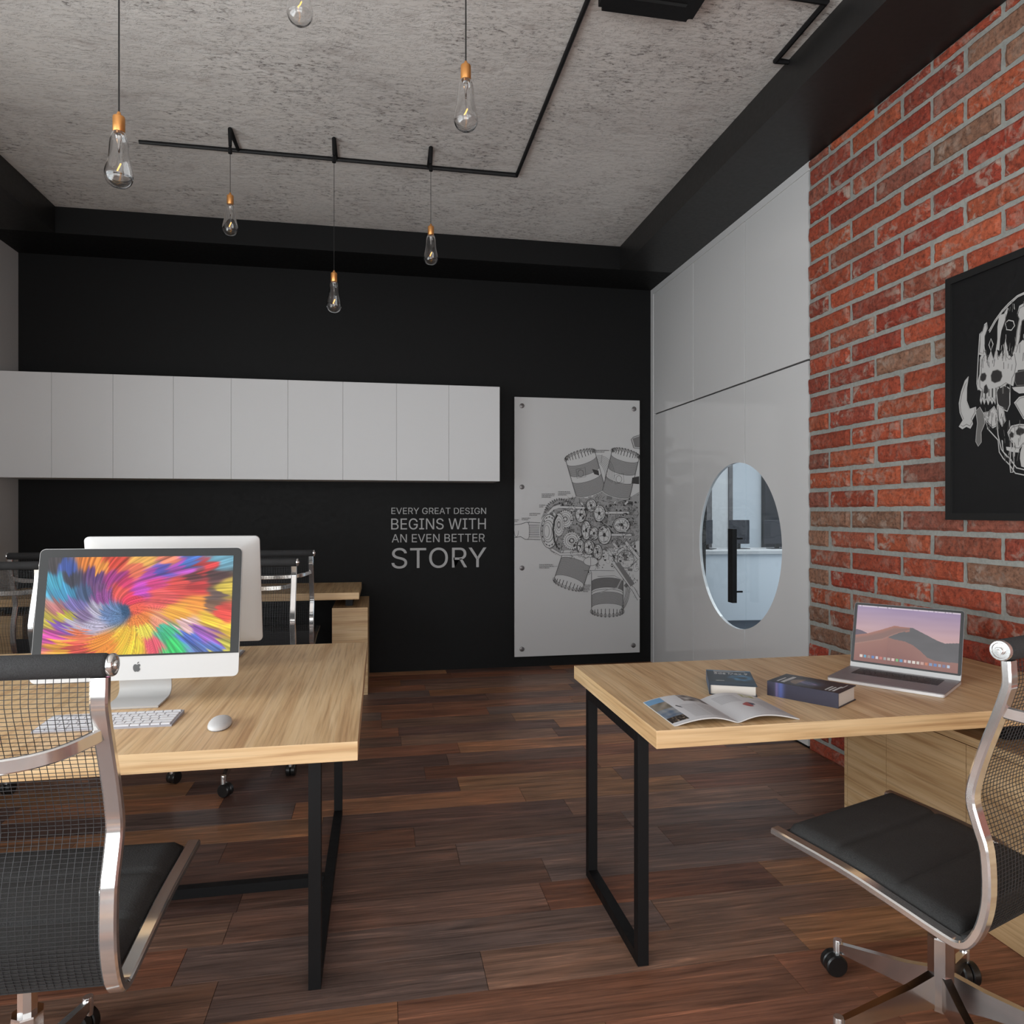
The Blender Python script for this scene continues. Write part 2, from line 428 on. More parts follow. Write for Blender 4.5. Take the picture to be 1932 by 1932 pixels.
# floor: individual planks in one mesh
def build_floor():
    mb = MB(); tint = []; shift = []
    pw, y0 = 0.191, 2.105
    r = random.Random(11)
    pal = [rgb(124, 86, 68), rgb(146, 103, 76), rgb(110, 84, 73), rgb(132, 102, 86), rgb(100, 76, 68), rgb(154, 114, 84), rgb(128, 86, 67), rgb(112, 93, 86)]
    k0 = int((YR - y0) / pw) - 1; k1 = int((YB - y0) / pw) + 2
    fixed = {0: [0.32], 2: [0.603], 4: [0.32], 7: [0.71], -1: [0.05, 1.25], 5: [1.13], -2: [0.62], 1: [-0.62, 0.98]}
    for k in range(k0, k1):
        ya = max(YR, y0 + k * pw); yb = min(YB, y0 + (k + 1) * pw)
        if yb - ya < 0.005: continue
        base = fixed.get(k, [r.uniform(-1.0, 1.0)])
        js = sorted(base)
        x = js[-1]
        while x < XR: x += r.uniform(0.75, 1.3); js.append(x)
        x = js[0]
        while x > XL: x -= r.uniform(0.75, 1.3); js.insert(0, x)
        for a, b in zip(js, js[1:]):
            a = max(a, XL); b = min(b, XR)
            if b - a < 0.01: continue
            c = r.choice(pal); f = r.uniform(0.88, 1.38); c = (c[0] * f, c[1] * f, c[2] * f, 1)
            s = (r.uniform(0, 60), r.uniform(0, 60), r.uniform(0, 9), 1)
            g = 0.0007; e = 0.0010; h = -0.0016
            ring = lambda d, z: [(a + d, ya + d, z), (b - d, ya + d, z), (b - d, yb - d, z), (a + d, yb - d, z)]
            o = mb.add(ring(g, h) + ring(e, 0), [(4, 5, 6, 7)] + [(i, (i + 1) % 4, (i + 1) % 4 + 4, i + 4) for i in range(4)], 0)
            tint += [c] * 8; shift += [s] * 8
    o = mb.add([(XL, YR, -0.002), (XR, YR, -0.002), (XR, YB, -0.002), (XL, YB, -0.002)], [(0, 1, 2, 3)], 1)
    tint += [(0, 0, 0, 1)] * 4; shift += [(0, 0, 0, 1)] * 4
    n = len(mb.v); mb.box(XL - .1, XR + .15, YR - .1, YB + .1, -0.1, -0.003, 1)
    tint += [(0, 0, 0, 1)] * (len(mb.v) - n); shift += [(0, 0, 0, 1)] * (len(mb.v) - n)
    return struct('floor', mb, ['floor', 'floor_gap'], cols={'tint': tint, 'shift': shift})
build_floor()

m = MB(); m.box(XL - .1, XR + .1, YR - .1, YB + .1, ZC, ZC + .12); struct('ceiling', m, 'concrete')
m = MB(); m.box(XL - .1, XR + .06, YB, YB + .1, -.003, ZC); struct('wall_back', m, 'black_paint')

def wall_with_hole(axis, p0, p1, a0, a1, ha0, ha1, hz0, hz1):
    mb = MB()
    for (u0, u1, z0, z1) in ((a0, ha0, 0, ZC), (ha1, a1, 0, ZC), (ha0, ha1, 0, hz0), (ha0, ha1, hz1, ZC)):
        if axis == 'x': mb.box(p0, p1, u0, u1, z0, z1)
        else: mb.box(u0, u1, p0, p1, z0, z1)
    return mb
struct('wall_left', wall_with_hole('x', XL - .1, XL, YR, YB, -1.75, 2.95, 0.4, 3.1), 'white_wall')
struct('wall_rear', wall_with_hole('y', YR - .1, YR, XL, XR, -2.75, 2.40, 0.1, 3.5), 'white_wall')

def window(name, axis, p, a0, a1, z0, z1, n):
    fr = MB(); t = 0.03
    def bx(u0, u1, w0, w1, d=t):
        if axis == 'x': fr.box(p - d / 2, p + d / 2, u0, u1, w0, w1)
        else: fr.box(u0, u1, p - d / 2, p + d / 2, w0, w1)
    bx(a0, a1, z0, z0 + .05); bx(a0, a1, z1 - .05, z1)
    for i in range(n + 1):
        u = a0 + (a1 - a0 - .05) * i / n; bx(u, u + .05, z0 + .05, z1 - .05)
    w = struct(name, fr, 'black_metal')
    g = MB(); q = 0.004
    if axis == 'x': g.box(p - q, p + q, a0 + .01, a1 - .01, z0 + .01, z1 - .01)
    else: g.box(a0 + .01, a1 - .01, p - q, p + q, z0 + .01, z1 - .01)
    obj('glass_pane', g, 'pane', w)
window('window_1', 'x', XL - .025, -1.75, 2.95, 0.4, 3.1, 4)
window('window_2', 'y', YR - .025, -2.75, 2.40, 0.1, 3.5, 3)

# black beams running round under the ceiling
m = MB(); m.box(2.062, XR, YR, 5.937, ZB, ZC); struct('trim_1', m, 'black_beam')
m = MB(); m.box(XL, XR, 5.94, YB, ZB, ZC); struct('trim_2', m, 'black_paint')  # back beam: same paint as the others, its deeper shade put into the colour
m = MB(); m.box(XL, -2.424, YR, 5.937, ZB, ZC); struct('trim_3', m, 'black_beam')

# brick wall on the right
def build_bricks():
    mb = MB(); tint = []
    r = random.Random(5); ROW = 0.1137; L = 0.388; gap = 0.024; Y0 = 3.897
    mb.box(XR + 0.004, XR + 0.16, YR, Y0, -.003, ZC, 1); 
    nb = len(mb.v); tint += [(0.3, 0.3, 0.3, 0)] * nb
    base = [rgb(152, 68, 46), rgb(158, 73, 48), rgb(142, 65, 49), rgb(146, 78, 58), rgb(164, 82, 54), rgb(136, 78, 63), rgb(134, 98, 79), rgb(150, 60, 42)]
    k = -13
    while 1.446 + k * ROW < ZB:
        z0 = 1.446 + k * ROW + gap / 2; z1 = z0 + ROW - gap
        zz0 = max(0.0, z0); zz1 = min(ZB - .003, z1)
        y = 3.51 if (k % 2) else 3.703      # row below z=1.333 starts the pattern
        y += 2 * L
        while y > YR:
            ya, yb = y - L + gap / 2, y - gap / 2
            y -= L
            a = max(ya, YR); b = min(yb, Y0 - .002)
            if b - a < 0.03 or zz1 - zz0 < 0.012: continue
            fine = a > 1.3
            nx, nz = (20, 7) if fine else (5, 3)
            sd = Vector((r.uniform(0, 50), r.uniform(0, 50), r.uniform(0, 50)))
            tx, tz = r.uniform(-.004, .004), r.uniform(-.002, .004); pr = r.uniform(0.0, 0.006)
            vs = []; cc = []
            c = r.choice(base); f = r.uniform(.76, 1.06)
            pa = r.choice([0.4, 0.6, 0.9, 1.3, 1.6]); end = r.choice([-1, 1]) 
            for i in range(nx + 1):
                for j in range(nz + 1):
                    u, w = i / nx, j / nz
                    py = a + (b - a) * u; pz = zz0 + (zz1 - zz0) * w
                    if fine:
                        e1 = noise.noise(Vector((py * 30, 0, 0)) + sd); e2 = noise.noise(Vector((py * 30, 9, 0)) + sd); e3 = noise.noise(Vector((0, pz * 60, 5)) + sd)
                        if j == 0: pz += .0045 * e1
                        elif j == nz: pz -= .0025 * abs(e2)
                        if i in (0, nx) and b < Y0 - .01: py += .004 * e3
                        n1 = noise.noise(Vector((py * 26, pz * 26, 0)) + sd); n2 = noise.noise(Vector((py * 75, pz * 75, 3)) + sd)
                        edge = min(u * (b - a), (1 - u) * (b - a), w * (zz1 - zz0), (1 - w) * (zz1 - zz0))
                        d = 0.011 + pr + .0045 * n1 + .0022 * n2 + tx * (u - .5) + tz * (w - .5)
                        d -= max(0, .011 - edge) ** 1.6 * 14
                    else:
                        edge = min(i, nx - i, j, nz - j); d = 0.013 + pr if edge > 0 else 0.007
                    if i in (0, nx) or j in (0, nz): d = min(d, 0.007)
                    vs.append((XR - d + 0.004, py, pz))
                    al = pa * (0.35 + 1.0 * (max(0, (u - .5) * 2 * end) ** 2))
                    cc.append((c[0] * f, c[1] * f, c[2] * f, min(1, al)))
            fs = [(i * (nz + 1) + j, i * (nz + 1) + j + 1, (i + 1) * (nz + 1) + j + 1, (i + 1) * (nz + 1) + j) for i in range(nx) for j in range(nz)]
            # skirt back into the mortar
            rim = [i * (nz + 1) for i in range(nx + 1)] + [nx * (nz + 1) + j for j in range(1, nz + 1)] + [i * (nz + 1) + nz for i in range(nx - 1, -1, -1)] + [j for j in range(nz - 1, 0, -1)]
            nv = len(vs)
            for q in rim: vs.append((XR + 0.006, vs[q][1], vs[q][2])); cc.append(cc[q])
            m_ = len(rim)
            fs += [(rim[q], nv + q, nv + (q + 1) % m_, rim[(q + 1) % m_]) for q in range(m_)]
            mb.add(vs, fs, 0); tint += cc
        k += 1
    o = struct('wall_right', mb, ['brick', 'mortar'], cols={'tint': tint})
    return o
build_bricks()

# ---------------------------------------------------------------- white wardrobe columns with round glass
WX = XR
GC, GZ, GR = 4.797, 1.186, 0.603
def circle_cut(y0, y1, z0, z1):
    """door outline (y,z) with the round opening cut out of it"""
    inside0 = abs(y0 - GC) < GR; inside1 = abs(y1 - GC) < GR
    if not inside0 and not inside1: return [(y0, z0), (y1, z0), (y1, z1), (y0, z1)], None
    if inside1:   # door on the near side, circle bites its far edge
        a = math.acos((y1 - GC) / GR)
        arc = [(GC + GR * cos(t), GZ + GR * sin(t)) for t in [a + (2 * pi - 2 * a) * i / 40 for i in range(41)]]
        return [(y0, z0), (y1, z0)] + arc[::-1] + [(y1, z1), (y0, z1)], arc
    a = math.acos((y0 - GC) / GR)
    arc = [(GC + GR * cos(t), GZ + GR * sin(t)) for t in [a - 2 * a * i / 40 for i in range(41)]]
    return [(y0, z0), (y1, z0), (y1, z1), (y0, z1)] + arc, arc
def wardrobe(y0, y1, label):
    t = thing('wardrobe', label, 'wardrobe', (WX, (y0 + y1) / 2, 0), 0, 'white wardrobe columns')
    oy = (y0 + y1) / 2
    g = .0055
    F = lambda y, z, d: (d, y - oy, z)
    up = MB(); up.prism([(y0 + g, 2.358), (y1 - g, 2.358), (y1 - g, 3.494), (y0 + g, 3.494)], F, 0, .022)
    obj('door', up, 'gloss_white', t)
    out, arc = circle_cut(y0 + g, y1 - g, 0.012, 2.346)
    lo = MB(); lo.prism(out, F, 0, .022)
    d = obj('door', lo, 'gloss_white', t)
    if arc:
        seg = list(arc)
        gl = MB(); seg = [(y1 - .0008 if abs(a_ - (y1 - g)) < .0005 else (y0 + .0008 if abs(a_ - (y0 + g)) < .0005 else a_), b_) for a_, b_ in seg]; gl.prism(seg, F, .006, .010)
        obj('glass_pane', gl, 'pane', d)
    if abs(y0 - 4.67) < .01:
        h = MB(); h.box(-.095, -.060, .0, .07, .784, 1.31, bev=.003)
        for zz in (.86, 1.24): h.box(-.062, 0.0, .028, .042, zz - .006, zz + .006)
        for i, q in enumerate(h.v): h.v[i] = (q[0], q[1] + y0 - oy, q[2])
        tag(obj('handle', h, 'black_metal', d), 'thick black bar handle')
    # carcass behind the doors (open behind the round glass)
    c = MB(); 
    if arc:
        c.box(.024, .06, y0 + g - oy, y1 - g - oy, 1.84, 3.49); c.box(.024, .06, y0 + g - oy, y1 - g - oy, 0.01, .53)
        if y1 > GC + GR: c.box(.024, .06, GC + GR + .01 - oy, y1 - g - oy, .53, 1.84)
        if y0 < GC - GR: c.box(.024, .06, y0 + g - oy, GC - GR - .01 - oy, .53, 1.84)
    else: c.box(.024, .06, y0 + g - oy, y1 - g - oy, .01, 3.49)
    obj('carcass', c, 'gap', t)
    return t
wardrobe(3.903, 4.67, 'tall white gloss wardrobe column next to the brick wall, near edge of the round glass')
wardrobe(4.67, 5.517, 'tall white gloss wardrobe column with the black bar handle and most of the round glass')
wardrobe(5.517, 6.385, 'tall white gloss wardrobe column with plain doors, beside the black back wall')
m = MB(); m.box(WX - .004, WX + .08, 3.898, YB, 3.496, ZB - .001); m.box(WX - .004, WX + .08, 6.387, YB, 0, 3.4955)
struct('trim_4', m, 'gloss_white')

# ---------------------------------------------------------------- the room seen through the round glass
m = MB(); m.box(2.72, 6.6, 3.9, 9.4, -.1, 0); struct('floor_neighbour', m, 'neighbour_floor')
m = MB(); m.box(2.62, 6.6, 3.9, 9.4, 3.5, 3.6); struct('ceiling_neighbour', m, 'neighbour_white')
m = MB(); m.box(2.62, 6.6, 8.6, 8.7, 0, 3.5); struct('wall_neighbour_far', m, 'neighbour_white')
m = MB(); m.box(6.5, 6.6, 3.9, 8.6, 0, 3.5); struct('wall_neighbour_right', m, 'neighbour_white')
m = MB(); m.box(2.72, 6.5, 3.78, 3.88, 0, 3.5); struct('wall_neighbour_near', m, 'neighbour_white')
# far end details: pale pillar, dark strips, dark door
m = MB(); m.box(3.93, 4.15, 8.0, 8.6, 0, 3.5); struct('trim_5', m, 'white_lacquer')
for i, (a, b) in enumerate(((3.86, 3.93), (4.15, 4.20), (3.74, 3.80))):
    m = MB(); m.box(a, b, 7.98, 8.0 + .59, 0, 3.5); struct('trim_%d' % (6 + i), m, 'stud')
d = MB(); d.box(4.93, 6.1, 8.50, 8.6, 0, 3.0); struct('door_1', d, 'neighbour_dark')
ct = thing('counter', 'long white counter beyond the round glass, monitors standing on it', 'counter', (4.0, 6.5, 0), radians(-5))
m = MB(); m.box(-1.2, 1.5, -.3, .3, .40, 1.03); obj('body', m, 'neighbour_white', ct)
m = MB(); m.box(-1.22, 1.52, -.32, .32, 1.03, 1.06); obj('countertop', m, 'white_lacquer', ct)
m = MB(); m.box(-1.15, 1.45, -.24, .24, 0, .40); obj('plinth', m, 'neighbour_floor', ct)
def nmon(x, y, label, w=.30, rz=0.0):
    t = thing('computer_monitor', label, 'monitor', (x, y, 1.06), rz, 'monitors beyond the round glass')
    m = MB(); m.box(-w / 2, w / 2, -.012, .012, .05, .29, bev=.004); obj('display', m, 'neighbour_dark', t)
    m = MB(); m.box(-.015, .015, -.006, .03, 0.006, .10); m.box(-.09, .09, -.06, .06, 0, .006); obj('stand', m, 'rubber', t)
    return t
nmon(3.95, 6.58, 'small dark monitor behind the black bar handle, seen through the round glass')
nmon(3.55, 6.62, 'small dark monitor left of the black handle, seen through the round glass', .22)
nmon(3.22, 6.62, 'dark monitor at the left edge of the round glass', .26, radians(50))

# ---------------------------------------------------------------- overhead white cabinets
cxs = [1.024, 0.581, 0.137, -0.305, -0.747, -1.19, -1.629, -2.075, -2.516, XL + .002]
ords = ['rightmost of the row, above the end of the wall quote', 'second from the right, above the start of the wall quote', 'third from the right end of the row', 'fourth from the right, under the lowest hanging bulb', 'fifth from the right end of the row', 'middle of the row, above the white back of a computer', 'seventh from the right, third from the left wall', 'second from the left wall, above the lit screen', 'cut by the left edge of the photo']
for i in range(9):
    x1, x0 = cxs[i], cxs[i + 1]
    t = thing('wall_cabinet', 'flat white handleless wall cabinet, ' + ords[i], 'cabinet', ((x0 + x1) / 2, YB, 1.697), 0, 'white wall cabinets in a row')
    w = (x1 - x0) / 2
    m = MB(); m.box(-w + .0005, w - .0005, -.329, 0, 0, .821); obj('body', m, 'white_lacquer', t)
    m = MB(); m.box(-w + .0008, w - .0008, -.35, -.331, 0, .821, bev=.0012); obj('door', m, 'white_lacquer', t)

# ---------------------------------------------------------------- lettering on the black wall
q = thing('wall_lettering', 'grey lettering on the black wall reading EVERY GREAT DESIGN BEGINS WITH AN EVEN BETTER STORY', 'lettering', (0.1, YB, 0.923))
for txt, x, z, w, h in (('EVERY GREAT DESIGN', 0, .488, .855, .058), ('BEGINS WITH', -.002, .349, .855, .101), ('AN EVEN BETTER', .003, .235, .84, .073), ('STORY', .001, 0, .857, .185)):
    mb = text_mb(txt, w, h, lambda a, b, d, x=x, z=z: (x + a, -d, z + b), .0025)
    obj('text_line', mb, 'letters', q)

# ---------------------------------------------------------------- engine drawing panel
class Ink:
    """flat line drawing: strokes and filled shapes; f maps drawing coordinates to 3D at height d"""
    def __init__(s, f): s.f = f; s.mb = MB(); s.d = 0.0004
    def fill(s, P, mi): 
        s.d += 0.000004; s.mb.add([s.f(x, y, s.d) for x, y in P], [tuple(range(len(P)))], mi)
    def line(s, P, w, mi=0, closed=False):
        s.d += 0.000003
        P = [Vector(p) for p in P]
        if closed: P = P + [P[0]]
        L = []; Rr = []
        for i, p in enumerate(P):
            a = P[max(0, i - 1)]; b = P[min(len(P) - 1, i + 1)]
            if closed and i in (0, len(P) - 1): a = P[-2]; b = P[1]
            t = b - a
            if t.length < 1e-9: t = Vector((1, 0))
            t.normalize(); n = Vector((-t.y, t.x)) * w / 2
            L.append(s.f(p.x + n.x, p.y + n.y, s.d)); Rr.append(s.f(p.x - n.x, p.y - n.y, s.d))
        k = len(P); s.mb.add(L + Rr, [(i, i + 1, i + 1 + k, i + k) for i in range(k - 1)], mi)
def ell(cx, cy, rx, ry, rot=0, a0=0, a1=360, n=28):
    c, s_ = cos(radians(rot)), sin(radians(rot)); out = []
    for i in range(n + 1):
        a = radians(a0 + (a1 - a0) * i / n); x, y = rx * cos(a), ry * sin(a); out.append((cx + x * c - y * s_, cy + x * s_ + y * c))
    return out
PX0, PX1, PZ0, PZ1, PT = 1.212, 2.42, 0.100, 2.486, 0.012
pn = thing('engine_drawing_panel', 'tall white panel with a radial engine line drawing, fixed by studs on the black wall', 'wall panel', ((PX0 + PX1) / 2, YB, PZ0))
pox = (PX0 + PX1) / 2
m = MB(); m.box(PX0 - pox, PX1 - pox, -.042, -.030, 0, PZ1 - PZ0, bev=.001); obj('board', m, 'panel', pn)
for (x, z) in ((1.281, 2.405), (1.281, 1.66), (1.281, .916), (1.281, .171), (2.362, 2.404), (2.355, .169)):
    m = MB(); m.lathe([(.02, .0), (.02, .044), (.022, .045), (.022, .049), (.018, .051), (0, .051)], (0, 0, 0), 20, 0, 'y')
    for i, v in enumerate(m.v): m.v[i] = (v[0] + x - pox, -v[1] - .0006, v[2] + z - PZ0)
    obj('stud', m, 'stud', pn, smooth=35)
def ep(x, y, d):
    t = (x - 108) / 874.0; y0 = 38 + 27 * t; y1 = 1852 - 34 * t
    return (PX0 - pox + t * (PX1 - PX0), -.042 - d, (PZ1 - PZ0) * (1 - (y - y0) / (y1 - y0)))
def engine():
    K = Ink(ep); r = random.Random(3)
    W1, W2, W3 = 3.6, 2.4, 1.6
    clipx = lambda P: [(min(x, 981), y) for x, y in P]
    # clutter of castings behind everything
    hull = [(330, 790), (380, 755), (480, 745), (600, 720), (720, 690), (900, 745), (978, 700), (978, 1180), (900, 1190), (820, 1170), (700, 1170), (600, 1170), (480, 1150), (360, 1120), (300, 1050), (290, 880)]
    def inside(x, y, H):
        c = False
        for (x0, y0), (x1, y1) in zip(H, H[1:] + H[:1]):
            if (y0 > y) != (y1 > y) and x < (x1 - x0) * (y - y0) / (y1 - y0) + x0: c = not c
        return c
    K.fill(hull, 2)
    low = [(560, 1150), (980, 1040), (978, 1490), (930, 1440), (860, 1300), (640, 1280), (560, 1250)]
    def clutter(H, n, x0, x1, y0, y1, sz):
        for _ in range(n):
            x, y = r.uniform(x0, x1), r.uniform(y0, y1)
            if not inside(x, y, H): continue
            a = r.uniform(6, sz); k = r.random()
            if x + a > 978: continue
            if k < .35: K.line(ell(x, y, a, a * r.uniform(.4, 1), r.uniform(0, 180), r.uniform(0, 180), r.uniform(200, 380), 12), r.choice((W2, W3)), r.choice((0, 0, 1)))
            elif k < .6:
                th = r.uniform(0, 6.28); K.line([(x - a * cos(th), y - a * sin(th)), (x + a * cos(th), y + a * sin(th))], W2, 0)
            elif k < .85:
                th = r.choice((0.1, 1.6, .8, 2.3)); c, s_ = cos(th), sin(th); b = a * .5
                P = [(x + p * c - q_ * s_, y + p * s_ + q_ * c) for p, q_ in ((-a, -b), (a, -b), (a, b), (-a, b))]
                if r.random() < .4: K.fill(P, r.choice((0, 1, 3)))
                K.line(P, W3, 0, True)
            else: K.fill(ell(x, y, a * .5, a * .35, r.uniform(0, 90), n=10)[:-1], 0)
    clutter(hull, 750, 300, 976, 690, 1180, 20)
    K.fill(low, 3); clutter(low, 330, 560, 976, 1050, 1480, 22)
    def cyl(c0, c1, hw, bands, fins=14, bulge=.28):
        """cylinder barrel from c0 (outer) to c1 (inner)"""
        a = Vector(c0); b = Vector(c1); t = (b - a); Ln = t.length; t.normalize(); n = Vector((-t.y, t.x))
        def ring(s, sgn=1, k=18): return [tuple(a + t * (s * Ln + bulge * hw * sin(pi * i / k) * sgn) + n * hw * (-cos(pi * i / k))) for i in range(k + 1)]
        K.fill(clipx(ring(0, -1) + ring(1, 1)[::-1]), 3)
        for s0, s1, sh in bands:
            if sh: K.fill(clipx(ring(s0) + ring(s1)[::-1]), 1 if sh == 2 else 2)
            if sh:
                m_ = int((s1 - s0) * Ln / 5.2)
                for i in range(m_ + 1): K.line(clipx(ring(s0 + (s1 - s0) * i / max(1, m_))), 1.0, 0)
            K.line(clipx(ring(s0)), W2, 0); K.line(clipx(ring(s1)), W2, 0)
        K.line(clipx([ring(0)[0], ring(1)[0]]), W1); K.line(clipx([ring(0)[-1], ring(1)[-1]]), W1)
        for i in range(fins):
            u = (i + .5) / fins; q = a + n * hw * (-cos(pi * u)) + t * (-bulge * hw * sin(pi * u)) ; q2 = q + t * (bulge * hw * sin(pi * u) * 1.5)
            K.line(clipx([tuple(q - t * 12), tuple(q2)]), 4.5, 0); K.line(clipx(ell(q.x, q.y, 9, 13, n=10)), W2, 0)
    cyl((560, 450), (632, 700), 106, [(.12, .42, 1), (.42, .6, 0), (.6, .98, 1)])
    cyl((880, 440), (812, 715), 100, [(.08, .40, 1), (.40, .62, 0), (.62, .98, 1)])
    for (x, y) in ((562, 572), (832, 612)):
        K.line([(x - 32, y - 28), (x + 32, y - 40), (x + 36, y + 22), (x - 26, y + 34)], W2, 0, True); K.line(ell(x, y, 20, 24), W2)
        K.fill([(x + 80, y - 30), (x + 125, y - 20), (x + 130, y + 15), (x + 95, y + 5)] if x < 700 else [(x + 95, y - 10), (x + 145, y - 20), (x + 145, y + 35), (x + 90, y + 30)], 0)
    for q in range(7): K.line(ell(700, 560, 30 + q * 11, 62 + q * 9, -20, -80, 60, 16), W3)
    cyl((478, 1340), (540, 1150), 105, [(.1, .75, 1)], 12)
    cyl((750, 1530), (750, 1262), 112, [(.08, .38, 1), (.38, .45, 0), (.5, .75, 2)], 12)
    K.line([(680, 1290), (800, 1285), (850, 1310), (820, 1370), (760, 1380), (700, 1400)], 9, 3); K.line([(680, 1290), (800, 1285), (850, 1310), (820, 1370), (760, 1380), (700, 1400)], W2)
    for q in range(4): K.line(ell(850, 1400, 30 + q * 9, 130, 8, -60, 70, 14), W2, 0)
    # propeller shaft
    K.fill([(108, 930), (150, 925), (190, 912), (305, 918), (318, 975), (305, 1032), (180, 1032), (150, 1012), (108, 1018)], 3)
    K.line([(108, 930), (150, 925), (190, 912), (300, 918)], W1); K.line([(108, 1018), (150, 1012), (180, 1032), (305, 1034)], W1)
    K.line(ell(120, 972, 14, 42, 0, 0, 180, 12), W2); K.line(ell(196, 972, 14, 58, 0, -90, 90, 12), W2)
    for i in range(13): K.line([(204, 926 + i * 8), (298, 930 + i * 7.6)], 3.0, 0 if i % 2 else 1)
    K.fill(ell(338, 975, 62, 118)[:-1], 3)
    for rx, ry, w in ((62, 118, W1), (52, 100, W2), (40, 76, W1), (30, 60, W2), (18, 42, W2)): K.line(ell(332 + (rx - 30) * .45, 975, rx, ry), w)
    for i in range(16):
        a = 2 * pi * i / 16; K.fill(ell(345 + 50 * cos(a), 975 + 100 * sin(a), 4, 6, n=8)[:-1], 0)
    # gears
    def gear(x, y, rx, ry, n, hub=.3):
        P = []
        for i in range(n * 4):
            k = 1.0 if (i % 4) in (0, 1) else .86; a = 2 * pi * i / (n * 4); P.append((x + rx * k * cos(a), y + ry * k * sin(a)))
        K.fill(P, 3); K.line(P, W2, 0, True); K.line(ell(x, y, rx * .7, ry * .7), W2); K.line(ell(x, y, rx * .45, ry * .45), W2); K.fill(ell(x, y, rx * hub, ry * hub)[:-1], 1); K.fill(ell(x, y, rx * hub * .5, ry * hub * .5)[:-1], 3)
    gear(455, 890, 58, 66, 22); gear(410, 930, 40, 90, 26); gear(500, 1040, 66, 66, 24)
    K.line([(400, 860), (380, 900), (370, 960), (380, 1040), (400, 1090)], 12, 0)
    # rocker wheels, rods
    for x, y, rx, ry in ((560, 860, 38, 52), (635, 795, 36, 45), (692, 850, 42, 58), (600, 968, 34, 66), (655, 990, 34, 46), (728, 1000, 48, 66), (620, 1085, 38, 50), (560, 1080, 26, 46), (680, 1120, 32, 55), (850, 930, 60, 52)):
        K.fill(ell(x, y, rx, ry)[:-1], 3); K.line(ell(x, y, rx, ry), 4.2, 0); K.line(ell(x + 5, y + 3, rx, ry), 2.0, 0); K.line(ell(x - 3, y, rx * .78, ry * .78), W2)
        for q in range(5):
            a = 2 * pi * q / 5 + x; K.line([(x, y), (x + rx * .75 * cos(a), y + ry * .75 * sin(a))], 3.5, 1)
        K.fill(ell(x, y, rx * .22, ry * .22, n=12)[:-1], 0)
    for P in ([(400, 806), (590, 812)], [(735, 846), (905, 846)], [(778, 1000), (922, 1000)], [(360, 1100), (420, 1135), (575, 1130)]):
        K.line(P, 20, 0); K.line(P, 15, 3)
    K.line([(330, 850), (370, 815), (420, 800)], 20, 3); K.line([(330, 845), (380, 790), (470, 765)], W1)
    for i in range(18):
        a = radians(185 + i * 9); K.line([(420 + 95 * cos(a), 850 + 90 * sin(a)), (420 + 112 * cos(a), 850 + 106 * sin(a))], 5, 0)
    # lower right struts and cut-away wheel
    K.line(ell(880, 1170, 60, 62), W1); K.line(ell(890, 1180, 95, 98, 0, 120, 330), W1)
    for P in ([(880, 1050), (976, 1165)], [(790, 1190), (925, 1370)], [(930, 1370), (976, 1450)]):
        K.line(P, 26, 0); K.line(P, 20, 3)
    K.fill([(805, 1200), (835, 1190), (945, 1340), (915, 1360)], 1)
    K.fill(ell(632, 1185, 50, 30, n=16)[:-1], 3); K.line(ell(632, 1185, 50, 30), W2); K.line([(632, 1155), (632, 1215)], W2); K.line([(585, 1250), (690, 1248), (800, 1250)], W2)
    # fin box at the right edge
    K.line([(981, 305), (935, 320), (920, 335), (938, 395), (981, 400)], W1); K.fill([(981, 312), (930, 330), (945, 388), (981, 392)], 1)
    clutter([(480, 760), (980, 760), (980, 1180), (480, 1180)], 330, 480, 976, 770, 1170, 15)
    # small captions (illegible on the print): rows of tiny dashes
    for x, y, n, w in ((650, 412, 2, 112), (292, 716, 3, 88), (405, 700, 3, 80), (276, 794, 2, 40), (208, 852, 2, 74), (156, 884, 2, 60), (108, 896, 2, 24), (276, 1208, 3, 92), (578, 1350, 5, 45)):
        for i in range(n):
            xx = x
            while xx < x + w * (1 if i < n - 1 else .7):
                l_ = r.uniform(3, 9); K.line([(xx, y + i * 11), (xx + l_, y + i * 11 + r.uniform(-1, 1))], 6.0, 1); xx += l_ + 2.5
    for P in ([(712, 440), (705, 500)], [(470, 735), (490, 750)], [(208, 905), (200, 930)], [(370, 1222), (400, 1218)]): K.line(P, W3)
    o = obj('line_drawing', K.mb, ['ink', 'ink_mid', 'ink_light', 'panel'], pn, fix=False)
engine()

